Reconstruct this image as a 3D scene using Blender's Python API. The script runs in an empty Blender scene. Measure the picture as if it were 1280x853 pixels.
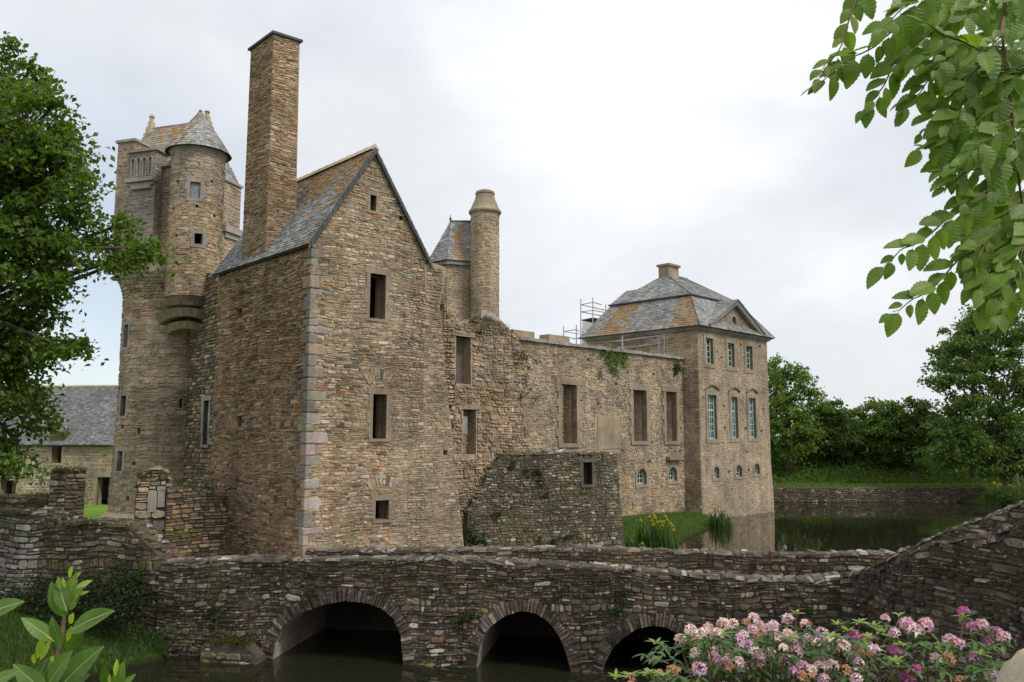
import bpy, bmesh, math, random
import numpy as np
from mathutils import Vector, Matrix, noise
from mathutils.geometry import delaunay_2d_cdt
SC = bpy.context.scene
COL = SC.collection
rad = math.radians
# ------------------------------------------------------------------ camera
F, PITCH, EYE = 1040.0, math.atan((548 - 426.5) / 1040.0), 4.7
cam_d = bpy.data.cameras.new('camera')
cam_d.sensor_fit = 'HORIZONTAL'
cam_d.sensor_width = 36.0
cam_d.lens = 36.0 * F / 1280.0
cam_d.clip_start = 0.05
cam_d.clip_end = 6000
cam = bpy.data.objects.new('camera', cam_d)
COL.objects.link(cam)
cam.location = (0, 0, EYE)
cam.rotation_euler = (rad(90) + PITCH, 0, 0)
SC.camera = cam
# ------------------------------------------------------------------ sky and sun
SUN_DIR = Vector((0.62, -0.50, 0.95)).normalized()
W = bpy.data.worlds.new('World')
SC.world = W
W.use_nodes = True
nt = W.node_tree
nt.nodes.clear()
def wn(t, **k):
    n = nt.nodes.new(t)
    for a, b in k.items():
        setattr(n, a, b)
    return n
wl = nt.links.new
out = wn('ShaderNodeOutputWorld')
mixs = wn('ShaderNodeMixShader')
sky = wn('ShaderNodeTexSky', sky_type='NISHITA', sun_disc=False)
sky.sun_elevation = math.asin(SUN_DIR.z)
sky.sun_rotation = math.atan2(SUN_DIR.x, SUN_DIR.y)
bg1 = wn('ShaderNodeBackground')
bg1.inputs['Strength'].default_value = 0.12
wl(sky.outputs[0], bg1.inputs['Color'])
tc = wn('ShaderNodeTexCoord')
mp = wn('ShaderNodeMapping')
mp.inputs['Scale'].default_value = (1.0, 1.0, 2.0)
mp.inputs['Location'].default_value = (3.1, 1.7, 0.4)
wl(tc.outputs['Generated'], mp.inputs['Vector'])
n1 = wn('ShaderNodeTexNoise')
n1.inputs['Scale'].default_value = 2.1
n1.inputs['Detail'].default_value = 7
n1.inputs['Roughness'].default_value = 0.5
n1.inputs['Distortion'].default_value = 0.25
wl(mp.outputs[0], n1.inputs['Vector'])
# broad tone of the cloud deck: greyer over the upper left, white right of the middle
dotl = wn('ShaderNodeVectorMath', operation='DOT_PRODUCT')
dotl.inputs[1].default_value = Vector((-0.62, 0.70, 0.42)).normalized()
wl(tc.outputs['Generated'], dotl.inputs[0])
ml = wn('ShaderNodeMapRange')
ml.inputs['From Min'].default_value = 0.72
ml.inputs['From Max'].default_value = 1.0
ml.inputs['To Min'].default_value = 0.0
ml.inputs['To Max'].default_value = -0.13
ml.interpolation_type = 'SMOOTHSTEP'
wl(dotl.outputs['Value'], ml.inputs['Value'])
add = wn('ShaderNodeMath', operation='ADD')
wl(n1.outputs['Fac'], add.inputs[0])
wl(ml.outputs[0], add.inputs[1])
cr = wn('ShaderNodeValToRGB')
e = cr.color_ramp.elements
e[0].position = 0.25
e[0].color = (0.55, 0.57, 0.60, 1)
e[1].position = 0.66
e[1].color = (0.82, 0.835, 0.85, 1)
m_ = cr.color_ramp.elements.new(0.46)
m_.color = (0.68, 0.70, 0.73, 1)
m_ = cr.color_ramp.elements.new(0.55)
m_.color = (0.775, 0.79, 0.81, 1)
wl(add.outputs[0], cr.inputs['Fac'])
bg2 = wn('ShaderNodeBackground')
bg2.inputs['Strength'].default_value = 0.90
wl(cr.outputs['Color'], bg2.inputs['Color'])
n2 = wn('ShaderNodeTexNoise')
n2.inputs['Scale'].default_value = 1.6
n2.inputs['Detail'].default_value = 5
wl(mp.outputs[0], n2.inputs['Vector'])
mr = wn('ShaderNodeMapRange')
mr.inputs['From Min'].default_value = 0.30
mr.inputs['From Max'].default_value = 0.50
mr.inputs['To Min'].default_value = 0.72
mr.inputs['To Max'].default_value = 0.99
wl(n2.outputs['Fac'], mr.inputs['Value'])
dotb = wn('ShaderNodeVectorMath', operation='DOT_PRODUCT')
dotb.inputs[1].default_value = Vector((-0.50, 0.86, 0.10)).normalized()
wl(tc.outputs['Generated'], dotb.inputs[0])
mb_ = wn('ShaderNodeMapRange', interpolation_type='SMOOTHSTEP')
mb_.inputs['From Min'].default_value = 0.93
mb_.inputs['From Max'].default_value = 1.0
mb_.inputs['To Min'].default_value = 0.0
mb_.inputs['To Max'].default_value = 0.40
wl(dotb.outputs['Value'], mb_.inputs['Value'])
sub = wn('ShaderNodeMath', operation='SUBTRACT')
wl(mr.outputs[0], sub.inputs[0])
wl(mb_.outputs[0], sub.inputs[1])
wl(sub.outputs[0], mixs.inputs['Fac'])
wl(bg1.outputs[0], mixs.inputs[1])
wl(bg2.outputs[0], mixs.inputs[2])
wl(mixs.outputs[0], out.inputs['Surface'])
sun_d = bpy.data.lights.new('sun', 'SUN')
sun_d.energy = 1.5
sun_d.angle = rad(14)
sun_d.color = (1.0, 0.95, 0.86)
sun = bpy.data.objects.new('sun', sun_d)
COL.objects.link(sun)
sun.rotation_euler = SUN_DIR.to_track_quat('Z', 'Y').to_euler()
sun.location = (20, -20, 60)
SC.view_settings.view_transform = 'Standard'
SC.view_settings.look = 'None'
SC.view_settings.gamma = 1
SC.view_settings.exposure = 0.52
# ------------------------------------------------------------------ helpers
CP, SP = math.cos(PITCH), math.sin(PITCH)
def ray(px, py):
    u, v = (px - 640) / F, (426.5 - py) / F
    k = CP - v * SP
    return (u / k, (SP + v * CP) / k)            # X and Z per metre of depth Y
def at(px, py, Y):
    a, b = ray(px, py)
    return Vector((a * Y, Y, EYE + b * Y))
def atz(px, py, z=0.0):
    a, b = ray(px, py)
    Y = (z - EYE) / b
    return Vector((a * Y, Y, z))
WLOC = {}
def wloc(o):
    return WLOC.get(o.name, Vector((0, 0, 0))) if o else Vector((0, 0, 0))
def setp(o, parent):
    if parent:
        o.parent = parent
        o.matrix_parent_inverse = Matrix.Translation(-wloc(parent))
def tag(o, label=None, cat=None, group=None, kind=None):
    if label: o['label'] = label
    if cat: o['category'] = cat
    if group: o['group'] = group
    if kind: o['kind'] = kind
    return o
def thing(name, label, cat, loc, group=None):
    o = bpy.data.objects.new(name, None)
    COL.objects.link(o)
    o.location = loc
    o.empty_display_size = 0.3
    WLOC[o.name] = Vector(loc)
    return tag(o, label, cat, group)
def mk(name, verts, faces, mat, parent=None, cols=None, smooth=False, kind=None):
    V = np.array([tuple(v) for v in verts], dtype=np.float32) if not isinstance(verts, np.ndarray) else verts.astype(np.float32)
    c = (V.min(0) + V.max(0)) / 2
    V = V - c
    me = bpy.data.meshes.new(name)
    if isinstance(faces, np.ndarray):
        n, k = faces.shape
        me.vertices.add(len(V))
        me.vertices.foreach_set('co', V.ravel())
        me.loops.add(n * k)
        me.loops.foreach_set('vertex_index', faces.astype(np.int32).ravel())
        me.polygons.add(n)
        me.polygons.foreach_set('loop_start', np.arange(0, n * k, k, dtype=np.int32))
        me.update(calc_edges=True)
    else:
        me.from_pydata(V.tolist(), [], faces)
        me.update()
    if cols is not None:
        a = me.attributes.new('Col', 'FLOAT_COLOR', 'POINT')
        C = np.ones((len(V), 4), dtype=np.float32)
        C[:, :3] = np.array(cols, dtype=np.float32)
        a.data.foreach_set('color', C.ravel())
    if smooth:
        me.polygons.foreach_set('use_smooth', np.ones(len(me.polygons), dtype=bool))
    me.materials.append(mat)
    o = bpy.data.objects.new(name, me)
    COL.objects.link(o)
    o.location = [float(x) for x in c]
    WLOC[o.name] = Vector(o.location)
    setp(o, parent)
    if kind: o['kind'] = kind
    return o
class MB:
    def __init__(s): s.v, s.f, s.c = [], [], []
    def add(s, vs, fs, col=None):
        b = len(s.v)
        s.v += [tuple(x) for x in vs]
        s.f += [tuple(i + b for i in f) for f in fs]
        if col is not None: s.c += [col] * len(vs)
    def hexa(s, p, col=None):                  # p: 4 lower/back then 4 upper/front corners
        s.add(p, [(3, 2, 1, 0), (4, 5, 6, 7), (0, 1, 5, 4), (1, 2, 6, 5), (2, 3, 7, 6), (3, 0, 4, 7)], col)
    def box(s, c, sx, sy, sz, dx=(1, 0), col=None):  # centre of base, along dx
        D = Vector((dx[0], dx[1], 0)).normalized(); N = Vector((-D.y, D.x, 0)); c = Vector(c)
        q = [c - D*sx/2 - N*sy/2, c + D*sx/2 - N*sy/2, c + D*sx/2 + N*sy/2, c - D*sx/2 + N*sy/2]
        s.hexa(q + [x + Vector((0, 0, sz)) for x in q], col)
    def tube(s, pts, r0, r1=None, n=6, col=None):
        r1 = r0 if r1 is None else r1
        pts = [Vector(p) for p in pts]
        b = len(s.v); m = len(pts)
        for i, p in enumerate(pts):
            d = (pts[min(i+1, m-1)] - pts[max(i-1, 0)]).normalized()
            a = d.cross(Vector((0, 0, 1)))
            if a.length < 1e-3: a = Vector((1, 0, 0))
            a.normalize(); bb = d.cross(a)
            r = r0 + (r1 - r0) * i / max(1, m-1)
            for k in range(n):
                t = 2*math.pi*k/n
                s.v.append(tuple(p + a*math.cos(t)*r + bb*math.sin(t)*r))
        for i in range(m-1):
            for k in range(n):
                s.f.append((b+i*n+k, b+i*n+(k+1) % n, b+(i+1)*n+(k+1) % n, b+(i+1)*n+k))
        s.f.append(tuple(b+k for k in range(n))); s.f.append(tuple(b+(m-1)*n+k for k in range(n-1, -1, -1)))
        if col is not None: s.c += [col]*(m*n)
    def lathe(s, c, prof, n=24, a0=0, a1=2*math.pi, col=None):
        b = len(s.v); full = abs(a1-a0-2*math.pi) < 1e-6
        m = n if full else n+1
        for r, z in prof:
            for k in range(m):
                t = a0 + (a1-a0)*k/n
                s.v.append((c[0]+r*math.cos(t), c[1]+r*math.sin(t), z))
        for i in range(len(prof)-1):
            for k in range(n):
                k2 = (k+1) % m
                s.f.append((b+i*m+k, b+i*m+k2, b+(i+1)*m+k2, b+(i+1)*m+k))
        if col is not None: s.c += [col]*(m*len(prof))
    def build(s, name, mat, parent=None, smooth=False, kind=None):
        return mk(name, s.v, s.f, mat, parent, s.c if s.c and len(s.c) == len(s.v) else None, smooth, kind)
# ------------------------------------------------------------------ materials
def newmat(name):
    m = bpy.data.materials.new(name); m.use_nodes = True
    t = m.node_tree; t.nodes.clear()
    o = t.nodes.new('ShaderNodeOutputMaterial'); p = t.nodes.new('ShaderNodeBsdfPrincipled')
    t.links.new(p.outputs[0], o.inputs[0])
    return m, t, p
def nd(t, typ, **k):
    n = t.nodes.new(typ)
    for a, b in k.items():
        if a in n.inputs.keys(): n.inputs[a].default_value = b
        else: setattr(n, a, b)
    return n
def noisen(t, scale, detail=4, rough=0.6, pos=None):
    g = pos or nd(t, 'ShaderNodeNewGeometry').outputs['Position']
    n = nd(t, 'ShaderNodeTexNoise', Scale=scale, Detail=detail, Roughness=rough)
    t.links.new(g, n.inputs['Vector'])
    return n.outputs['Fac']
def ramp(t, fac, a, b, ca=0.0, cb=1.0):
    n = nd(t, 'ShaderNodeMapRange')
    n.inputs['From Min'].default_value = a; n.inputs['From Max'].default_value = b
    n.inputs['To Min'].default_value = ca; n.inputs['To Max'].default_value = cb
    t.links.new(fac, n.inputs['Value'])
    return n.outputs[0]
def mixc(t, fac, a, b, mode='MIX'):
    n = nd(t, 'ShaderNodeMix', data_type='RGBA', blend_type=mode)
    if isinstance(fac, (int, float)): n.inputs[0].default_value = fac
    else: t.links.new(fac, n.inputs[0])
    for x, i in ((a, 6), (b, 7)):
        if isinstance(x, tuple): n.inputs[i].default_value = x + (1,) if len(x) == 3 else x
        else: t.links.new(x, n.inputs[i])
    return n.outputs[2]
def grey(t, val):
    n = nd(t, 'ShaderNodeCombineColor')
    for i in range(3): t.links.new(val, n.inputs[i])
    return n.outputs[0]
def bump(t, p, h, strength=0.4, dist=0.02):
    b = nd(t, 'ShaderNodeBump', Strength=strength, Distance=dist)
    t.links.new(h, b.inputs['Height']); t.links.new(b.outputs[0], p.inputs['Normal'])
def stone_mat(name, white=0.0, moss=0.0, orange=0.0, base=None, bscale=28, var=0.45, stain=0.35, wscale=9):
    m, t, p = newmat(name)
    if base is None:
        c = nd(t, 'ShaderNodeAttribute', attribute_name='Col').outputs['Color']
    else:
        c = base
    f = ramp(t, noisen(t, 11, 6, 0.7), 0.25, 0.75, 1-var, 1+var)
    c = mixc(t, 1.0, c, grey(t, f), 'MULTIPLY')
    f = ramp(t, noisen(t, 0.55, 5, 0.65), 0.32, 0.68, 1-stain, 1+stain*0.7)   # weather stains
    c = mixc(t, 1.0, c, grey(t, f), 'MULTIPLY')
    g2 = nd(t, 'ShaderNodeNewGeometry').outputs['Position']
    mpg = nd(t, 'ShaderNodeMapping'); mpg.inputs['Scale'].default_value = (2.6, 2.6, 0.22); t.links.new(g2, mpg.inputs[0])
    f = ramp(t, noisen(t, 1.0, 4, 0.6, mpg.outputs[0]), 0.3, 0.7, 1-stain*.55, 1+stain*.35)
    c = mixc(t, 1.0, c, grey(t, f), 'MULTIPLY')
    if orange:
        f = ramp(t, noisen(t, 1.1, 6, 0.7), 0.56, 0.66, 0, orange)
        c = mixc(t, f, c, (0.36, 0.20, 0.06))
    if moss:
        f = ramp(t, noisen(t, 0.9, 6, 0.7), 0.50, 0.62, 0, moss)
        f2 = ramp(t, noisen(t, 14, 3), 0.3, 0.7, 0.5, 1)
        mm = nd(t, 'ShaderNodeMath', operation='MULTIPLY'); t.links.new(f, mm.inputs[0]); t.links.new(f2, mm.inputs[1])
        c = mixc(t, mm.outputs[0], c, (0.055, 0.065, 0.02))
    if white:
        f = ramp(t, noisen(t, wscale, 5, 0.72), 0.60, 0.66, 0, white)
        c = mixc(t, f, c, (0.46, 0.46, 0.42))
    t.links.new(c, p.inputs['Base Color'])
    p.inputs['Roughness'].default_value = 0.92
    p.inputs['Specular IOR Level'].default_value = 0.25
    bump(t, p, noisen(t, bscale, 6, 0.7), 0.6, 0.02)
    return m
M = {}
M['stone'] = stone_mat('tan_rubble_stone', orange=0.0, moss=0.10, var=0.35, stain=0.30)
M['stone_old'] = stone_mat('weathered_rubble_stone', orange=0.35, moss=0.35, white=0.25)
M['stone_dark'] = stone_mat('dark_lichened_stone', white=0.85, moss=0.4, var=0.65, stain=0.5, wscale=11)
M['stone_moss'] = stone_mat('mossy_dark_stone', white=0.8, moss=0.8, var=0.55, stain=0.45, wscale=10)
M['mortar'] = stone_mat('sandy_mortar', base=(0.34, 0.26, 0.17), bscale=40)
M['mortar_dark'] = stone_mat('dark_earth_mortar', base=(0.10, 0.083, 0.063), bscale=40, moss=0.4)
M['mortar_old'] = stone_mat('grey_lime_mortar', base=(0.42, 0.34, 0.245), bscale=30, moss=0.15, orange=0.3)
M['granite'] = stone_mat('pale_granite', base=(0.35, 0.325, 0.29), white=0.2, bscale=60, var=0.25)
M['granite_dark'] = stone_mat('dark_granite', base=(0.17, 0.155, 0.13), white=0.3, moss=0.4, bscale=40, var=0.35)
M['granite_tan'] = stone_mat('tan_granite', base=(0.33, 0.265, 0.19), white=0.12, bscale=60, var=0.25)
M['slate'] = stone_mat('grey_slate', orange=0.0, white=0.35, var=0.3, stain=0.25, wscale=16)
M['plaster'] = stone_mat('old_render', base=(0.36, 0.285, 0.195), bscale=15, var=0.2)
M['vault_lit'] = stone_mat('vault_stone_painted_lit', base=(0.42, 0.36, 0.29), bscale=18, var=0.4, moss=0.15)  # paler than the bridge stone: light painted into the dim arch insides
M['boulder'] = stone_mat('pale_boulder', base=(0.50, 0.43, 0.30), bscale=20, var=0.3)
M['lead'] = stone_mat('weathered_lead', base=(0.12, 0.125, 0.13), var=0.2)
def simple(name, col, rough=0.6, var=0.25, scale=12, metal=0.0, bmp=0.0):
    m, t, p = newmat(name)
    f = ramp(t, noisen(t, scale, 4), 0.3, 0.7, 1-var, 1+var)
    t.links.new(mixc(t, 1.0, col, grey(t, f), 'MULTIPLY'), p.inputs['Base Color'])
    p.inputs['Roughness'].default_value = rough; p.inputs['Metallic'].default_value = metal
    if bmp: bump(t, p, noisen(t, scale*4, 4), bmp, 0.01)
    return m
M['teal'] = simple('teal_window_paint', (0.40, 0.56, 0.52), 0.5)
M['old_wood'] = simple('grey_weathered_wood', (0.13, 0.11, 0.09), 0.85, bmp=0.4)
M['brown_wood'] = simple('brown_door_wood', (0.085, 0.045, 0.03), 0.8, bmp=0.3)
M['steel'] = simple('galvanised_steel', (0.5, 0.52, 0.54), 0.45, metal=0.6)
M['board'] = simple('pale_sheeting', (0.55, 0.56, 0.55), 0.8)
M['bark'] = simple('bark', (0.09, 0.07, 0.05), 0.95, 0.4, 8, bmp=0.8)
M['twig'] = simple('brown_twig', (0.17, 0.105, 0.06), 0.8, 0.3, 60)
M['shutter'] = simple('grey_shutter', (0.22, 0.22, 0.24), 0.6)
m, t, p = newmat('window_glass')
p.inputs['Base Color'].default_value = (0.03, 0.035, 0.04, 1); p.inputs['Roughness'].default_value = 0.08
bump(t, p, noisen(t, 1.5, 2), 0.15, 0.05)
M['glass'] = m
def leaf_mat(name, attr=True, base=(0.07, 0.14, 0.03), base2=(0.12, 0.2, 0.04), trans=0.45, rough=0.5, spec=0.4):
    m, t, p = newmat(name)
    if attr:
        c = nd(t, 'ShaderNodeAttribute', attribute_name='Col').outputs['Color']
    else:
        oi = nd(t, 'ShaderNodeObjectInfo')
        c = mixc(t, oi.outputs['Random'], base, base2)
    f = ramp(t, noisen(t, 25, 3), 0.3, 0.7, 0.8, 1.2)
    c = mixc(t, 1.0, c, grey(t, f), 'MULTIPLY')
    t.links.new(c, p.inputs['Base Color'])
    p.inputs['Roughness'].default_value = rough
    p.inputs['Specular IOR Level'].default_value = spec
    tr = nd(t, 'ShaderNodeBsdfTranslucent')
    c2 = mixc(t, 1.0, c, (1.5, 1.6, 0.6), 'MULTIPLY')
    t.links.new(c2, tr.inputs['Color'])
    mx = nd(t, 'ShaderNodeMixShader'); mx.inputs[0].default_value = trans
    t.links.new(p.outputs[0], mx.inputs[1]); t.links.new(tr.outputs[0], mx.inputs[2])
    o = [n for n in t.nodes if n.type == 'OUTPUT_MATERIAL'][0]
    t.links.new(mx.outputs[0], o.inputs[0])
    return m
M['leaf'] = leaf_mat('foliage')
M['hornbeam'] = leaf_mat('hornbeam_leaf', False, (0.115, 0.205, 0.03), (0.21, 0.31, 0.05), 0.42, 0.42, 0.35)
M['laurel'] = leaf_mat('laurel_leaf', False, (0.085, 0.165, 0.028), (0.14, 0.235, 0.045), 0.3, 0.45, 0.35)
M['laurel_rib'] = simple('pale_leaf_rib', (0.30, 0.38, 0.12), 0.6)
M['laurel_young'] = leaf_mat('young_laurel_leaf', False, (0.30, 0.40, 0.05), (0.38, 0.46, 0.08), 0.4, 0.3, 0.5)
M['petal'] = leaf_mat('petal', True, trans=0.25, rough=0.6, spec=0.2)
# ground: grass, mud below the waterline
m, t, p = newmat('grass_ground')
c = mixc(t, ramp(t, noisen(t, 0.8, 6), 0.3, 0.7), (0.055, 0.105, 0.018), (0.10, 0.17, 0.03))
c = mixc(t, ramp(t, noisen(t, 7, 4), 0.35, 0.7), c, (0.045, 0.075, 0.018))
sx = nd(t, 'ShaderNodeSeparateXYZ'); t.links.new(nd(t, 'ShaderNodeNewGeometry').outputs['Position'], sx.inputs[0])
c = mixc(t, ramp(t, sx.outputs[2], 0.02, 0.16), (0.03, 0.025, 0.016), c)
t.links.new(c, p.inputs['Base Color']); p.inputs['Roughness'].default_value = 0.95
p.inputs['Specular IOR Level'].default_value = 0.1
bump(t, p, noisen(t, 9, 6, 0.8), 1.0, 0.12)
M['ground'] = m
m, t, p = newmat('courtyard_lawn')
c = mixc(t, ramp(t, noisen(t, 1.2, 6), 0.3, 0.7), (0.13, 0.24, 0.03), (0.18, 0.30, 0.05))
t.links.new(c, p.inputs['Base Color']); p.inputs['Roughness'].default_value = 0.95
p.inputs['Specular IOR Level'].default_value = 0.1
bump(t, p, noisen(t, 20, 6, 0.8), 0.6, 0.05)
M['lawn'] = m
m, t, p = newmat('moat_water')
p.inputs['Base Color'].default_value = (0.018, 0.019, 0.010, 1); p.inputs['Roughness'].default_value = 0.03
p.inputs['IOR'].default_value = 1.33
gp = nd(t, 'ShaderNodeNewGeometry').outputs['Position']
mpn = nd(t, 'ShaderNodeMapping'); mpn.inputs['Scale'].default_value = (1.0, 0.6, 1); t.links.new(gp, mpn.inputs[0])
bump(t, p, noisen(t, 2.2, 3, 0.5, mpn.outputs[0]), 0.10, 0.03)
M['water'] = m
# ------------------------------------------------------------------ masonry
R = random.Random(11)
def pick(pal, rng):
    x = rng.random() * sum(w for w, _ in pal)
    for w, c in pal:
        x -= w
        if x <= 0: break
    k = rng.uniform(0.8, 1.2)
    return tuple(max(0.01, ch * k * rng.uniform(0.94, 1.06)) for ch in c)
PAL_TAN = [(5, (0.484, 0.366, 0.253)), (4, (0.536, 0.432, 0.317)), (3, (0.395, 0.302, 0.208)), (1.3, (0.426, 0.26, 0.151)), (0.9, (0.187, 0.151, 0.12)), (1.8, (0.374, 0.333, 0.286))]
PAL_BROWN = [(4, (0.398, 0.274, 0.166)), (3, (0.459, 0.336, 0.218)), (3, (0.286, 0.196, 0.121)), (2.0, (0.392, 0.202, 0.099)), (1.7, (0.146, 0.11, 0.082)), (1, (0.325, 0.274, 0.224))]
PAL_CHIM = [(4, (0.441, 0.315, 0.2)), (3, (0.378, 0.252, 0.152)), (3, (0.493, 0.378, 0.257)), (2.2, (0.399, 0.21, 0.105)), (1, (0.189, 0.147, 0.11)), (1, (0.326, 0.289, 0.242))]
PAL_GREYTAN = [(4, (0.401, 0.313, 0.223)), (4, (0.349, 0.278, 0.204)), (2, (0.461, 0.372, 0.271)), (1.5, (0.288, 0.234, 0.179)), (1, (0.401, 0.268, 0.155))]
PAL_OCHRE = [(4, (0.446, 0.322, 0.193)), (3, (0.378, 0.269, 0.164)), (2, (0.5, 0.387, 0.258)), (1.5, (0.295, 0.226, 0.156)), (1, (0.401, 0.24, 0.128))]
PAL_CURT = [(4, (0.41, 0.317, 0.218)), (3, (0.467, 0.379, 0.275)), (2, (0.325, 0.259, 0.192)), (1.5, (0.418, 0.284, 0.171)), (1.2, (0.231, 0.188, 0.143)), (1, (0.375, 0.336, 0.282))]
PAL_DARK = [(5, (0.122, 0.094, 0.066)), (4, (0.07, 0.055, 0.041)), (2, (0.185, 0.143, 0.1)), (1.4, (0.155, 0.1, 0.06)), (1.0, (0.36, 0.34, 0.29)), (1, (0.235, 0.19, 0.135))]
PAL_MOSS = [(4, (0.179, 0.147, 0.101)), (3, (0.133, 0.111, 0.074)), (2, (0.25, 0.203, 0.141)), (1, (0.437, 0.398, 0.316)), (1.2, (0.156, 0.143, 0.054))]
PAL_LIGHT = [(4, (0.333, 0.316, 0.276)), (3, (0.23, 0.213, 0.178)), (2, (0.414, 0.397, 0.356)), (2, (0.138, 0.121, 0.098))]
class Wall:
    """vertical wall plane: O left end, D rightwards as seen from outside, N outwards; u along D, v = world z"""
    def __init__(s, a, b, bat=None):
        s.O = Vector((a[0], a[1], 0)); d = Vector((b[0]-a[0], b[1]-a[1], 0)); s.L = d.length
        s.D = d.normalized(); s.N = Vector((s.D.y, -s.D.x, 0)); s.bat = bat
    def P(s, u, v, d=0.0):
        if s.bat: d += s.bat(u, v)
        q = s.O + s.D*u + s.N*d
        return Vector((q.x, q.y, v))
    def uv(s, px, py):
        a, b = ray(px, py)
        # (Y*a - Ox)*Dy - (Y - Oy)*Dx = 0
        Y = (s.O.x*s.D.y - s.O.y*s.D.x) / (a*s.D.y - s.D.x)
        u = (Y*a - s.O.x)*s.D.x + (Y - s.O.y)*s.D.y
        return u, EYE + b*Y
    def rect(s, x0, x1, y0, y1):
        ym, xm = (y0+y1)/2, (x0+x1)/2
        return (s.uv(x0, ym)[0], s.uv(x1, ym)[0], s.uv(xm, y1)[1], s.uv(xm, y0)[1])
class Cyl:
    def __init__(s, c, r, rf=None):
        s.c = Vector((c[0], c[1], 0)); s.r = r; s.rf = rf
        s.t0 = math.atan2(-c[1], -c[0])            # towards the camera
    def P(s, u, v, d=0.0):
        rr = s.rf(v) if s.rf else s.r
        t = s.t0 + u / s.r
        return Vector((s.c.x + (rr+d)*math.cos(t), s.c.y + (rr+d)*math.sin(t), v))
    def uv(s, px, py):
        a, b = ray(px, py)
        A = a*a + 1; B = -2*(a*s.c.x + s.c.y); C = s.c.x**2 + s.c.y**2 - s.r**2
        disc = max(0, B*B - 4*A*C)
        Y = (-B - math.sqrt(disc)) / (2*A)
        t = math.atan2(Y - s.c.y, a*Y - s.c.x) - s.t0
        while t > math.pi: t -= 2*math.pi
        while t < -math.pi: t += 2*math.pi
        return t*s.r, EYE + b*Y
    def rect(s, x0, x1, y0, y1):
        ym, xm = (y0+y1)/2, (x0+x1)/2
        return (s.uv(x0, ym)[0], s.uv(x1, ym)[0], s.uv(xm, y1)[1], s.uv(xm, y0)[1])
def rpoly(r): return [(r[0], r[2]), (r[1], r[2]), (r[1], r[3]), (r[0], r[3])]
def archpoly(r, rise=0.35, n=6):
    u0, u1, v0, v1 = r; w = u1-u0; h = w*rise
    p = [(u0, v0), (u1, v0)]
    for i in range(n+1):
        x = 1 - 2*i/n
        p.append(((u0+u1)/2 + x*w/2, v1-h + h*(1-x*x)))
    return p
def grow(r, g): return (r[0]-g, r[1]+g, r[2]-g, r[3]+g)
def pin(poly, c):
    r = False; n = len(poly)
    for i in range(n):
        (x0, y0), (x1, y1) = poly[i][:2], poly[(i+1) % n][:2]
        if (y0 <= c[1]) != (y1 <= c[1]) and c[0] < x0 + (c[1]-y0)/(y1-y0)*(x1-x0): r = not r
    return r
def prism(w, outline, holes=(), T=0.6, d0=0.0):
    """solid slab with openings through it"""
    loops = [list(outline)] + [list(h) for h in holes]
    flat = [p for l in loops for p in l]
    edges = []; b = 0
    for l in loops:
        edges += [(b+i, b+(i+1) % len(l)) for i in range(len(l))]; b += len(l)
    cv, _, cf, ov_, _, _ = delaunay_2d_cdt([Vector((q[0], q[1])) for q in flat], edges, [], 0, 1e-6)
    back = {}
    for i, src in enumerate(ov_): back[i] = src[0] if src else None
    tris = []
    for f in cf:
        c = sum((cv[i] for i in f), Vector((0, 0)))/len(f)
        if not pin(loops[0], c) or any(pin(h, c) for h in loops[1:]): continue
        t = [back[i] for i in f]
        if None in t or len(set(t)) < 3: continue
        a = (cv[f[1]]-cv[f[0]]).cross(cv[f[2]]-cv[f[0]])
        tris.append(tuple(t) if a > 0 else tuple(t[::-1]))
    n = len(flat)
    vs = [w.P(p[0], p[1], d0) for p in flat] + [w.P(p[0], p[1], d0-T) for p in flat]
    fs = [tuple(t) for t in tris] + [tuple(i+n for i in t[::-1]) for t in tris]
    b = 0
    for l in loops:
        m = len(l)
        for i in range(m):
            j = (i+1) % m
            fs.append((b+i, b+j, b+j+n, b+i+n))
        b += m
    return vs, fs
def slab(name, w, outline, mat, parent, holes=(), T=0.6, d0=0.0):
    v, f = prism(w, outline, holes, T, d0)
    return mk(name, v, f, mat, parent)
def intervals(poly, v):
    xs = []
    n = len(poly)
    for i in range(n):
        (x0, y0), (x1, y1) = poly[i], poly[(i+1) % n]
        if (y0 <= v) != (y1 <= v):
            xs.append(x0 + (v-y0)/(y1-y0)*(x1-x0))
    xs.sort()
    return [(xs[i], xs[i+1]) for i in range(0, len(xs)-1, 2)]
def isect(A, B):
    o = []
    for a in A:
        for b in B:
            lo, hi = max(a[0], b[0]), min(a[1], b[1])
            if hi - lo > 0.03: o.append((lo, hi))
    return o
def cut(A, lo, hi):
    o = []
    for a in A:
        if hi <= a[0] or lo >= a[1]: o.append(a); continue
        if lo - a[0] > 0.04: o.append((a[0], lo))
        if a[1] - hi > 0.04: o.append((hi, a[1]))
    return o
def pxsize(p, w): return w / max(0.5, p.y) * F
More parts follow.
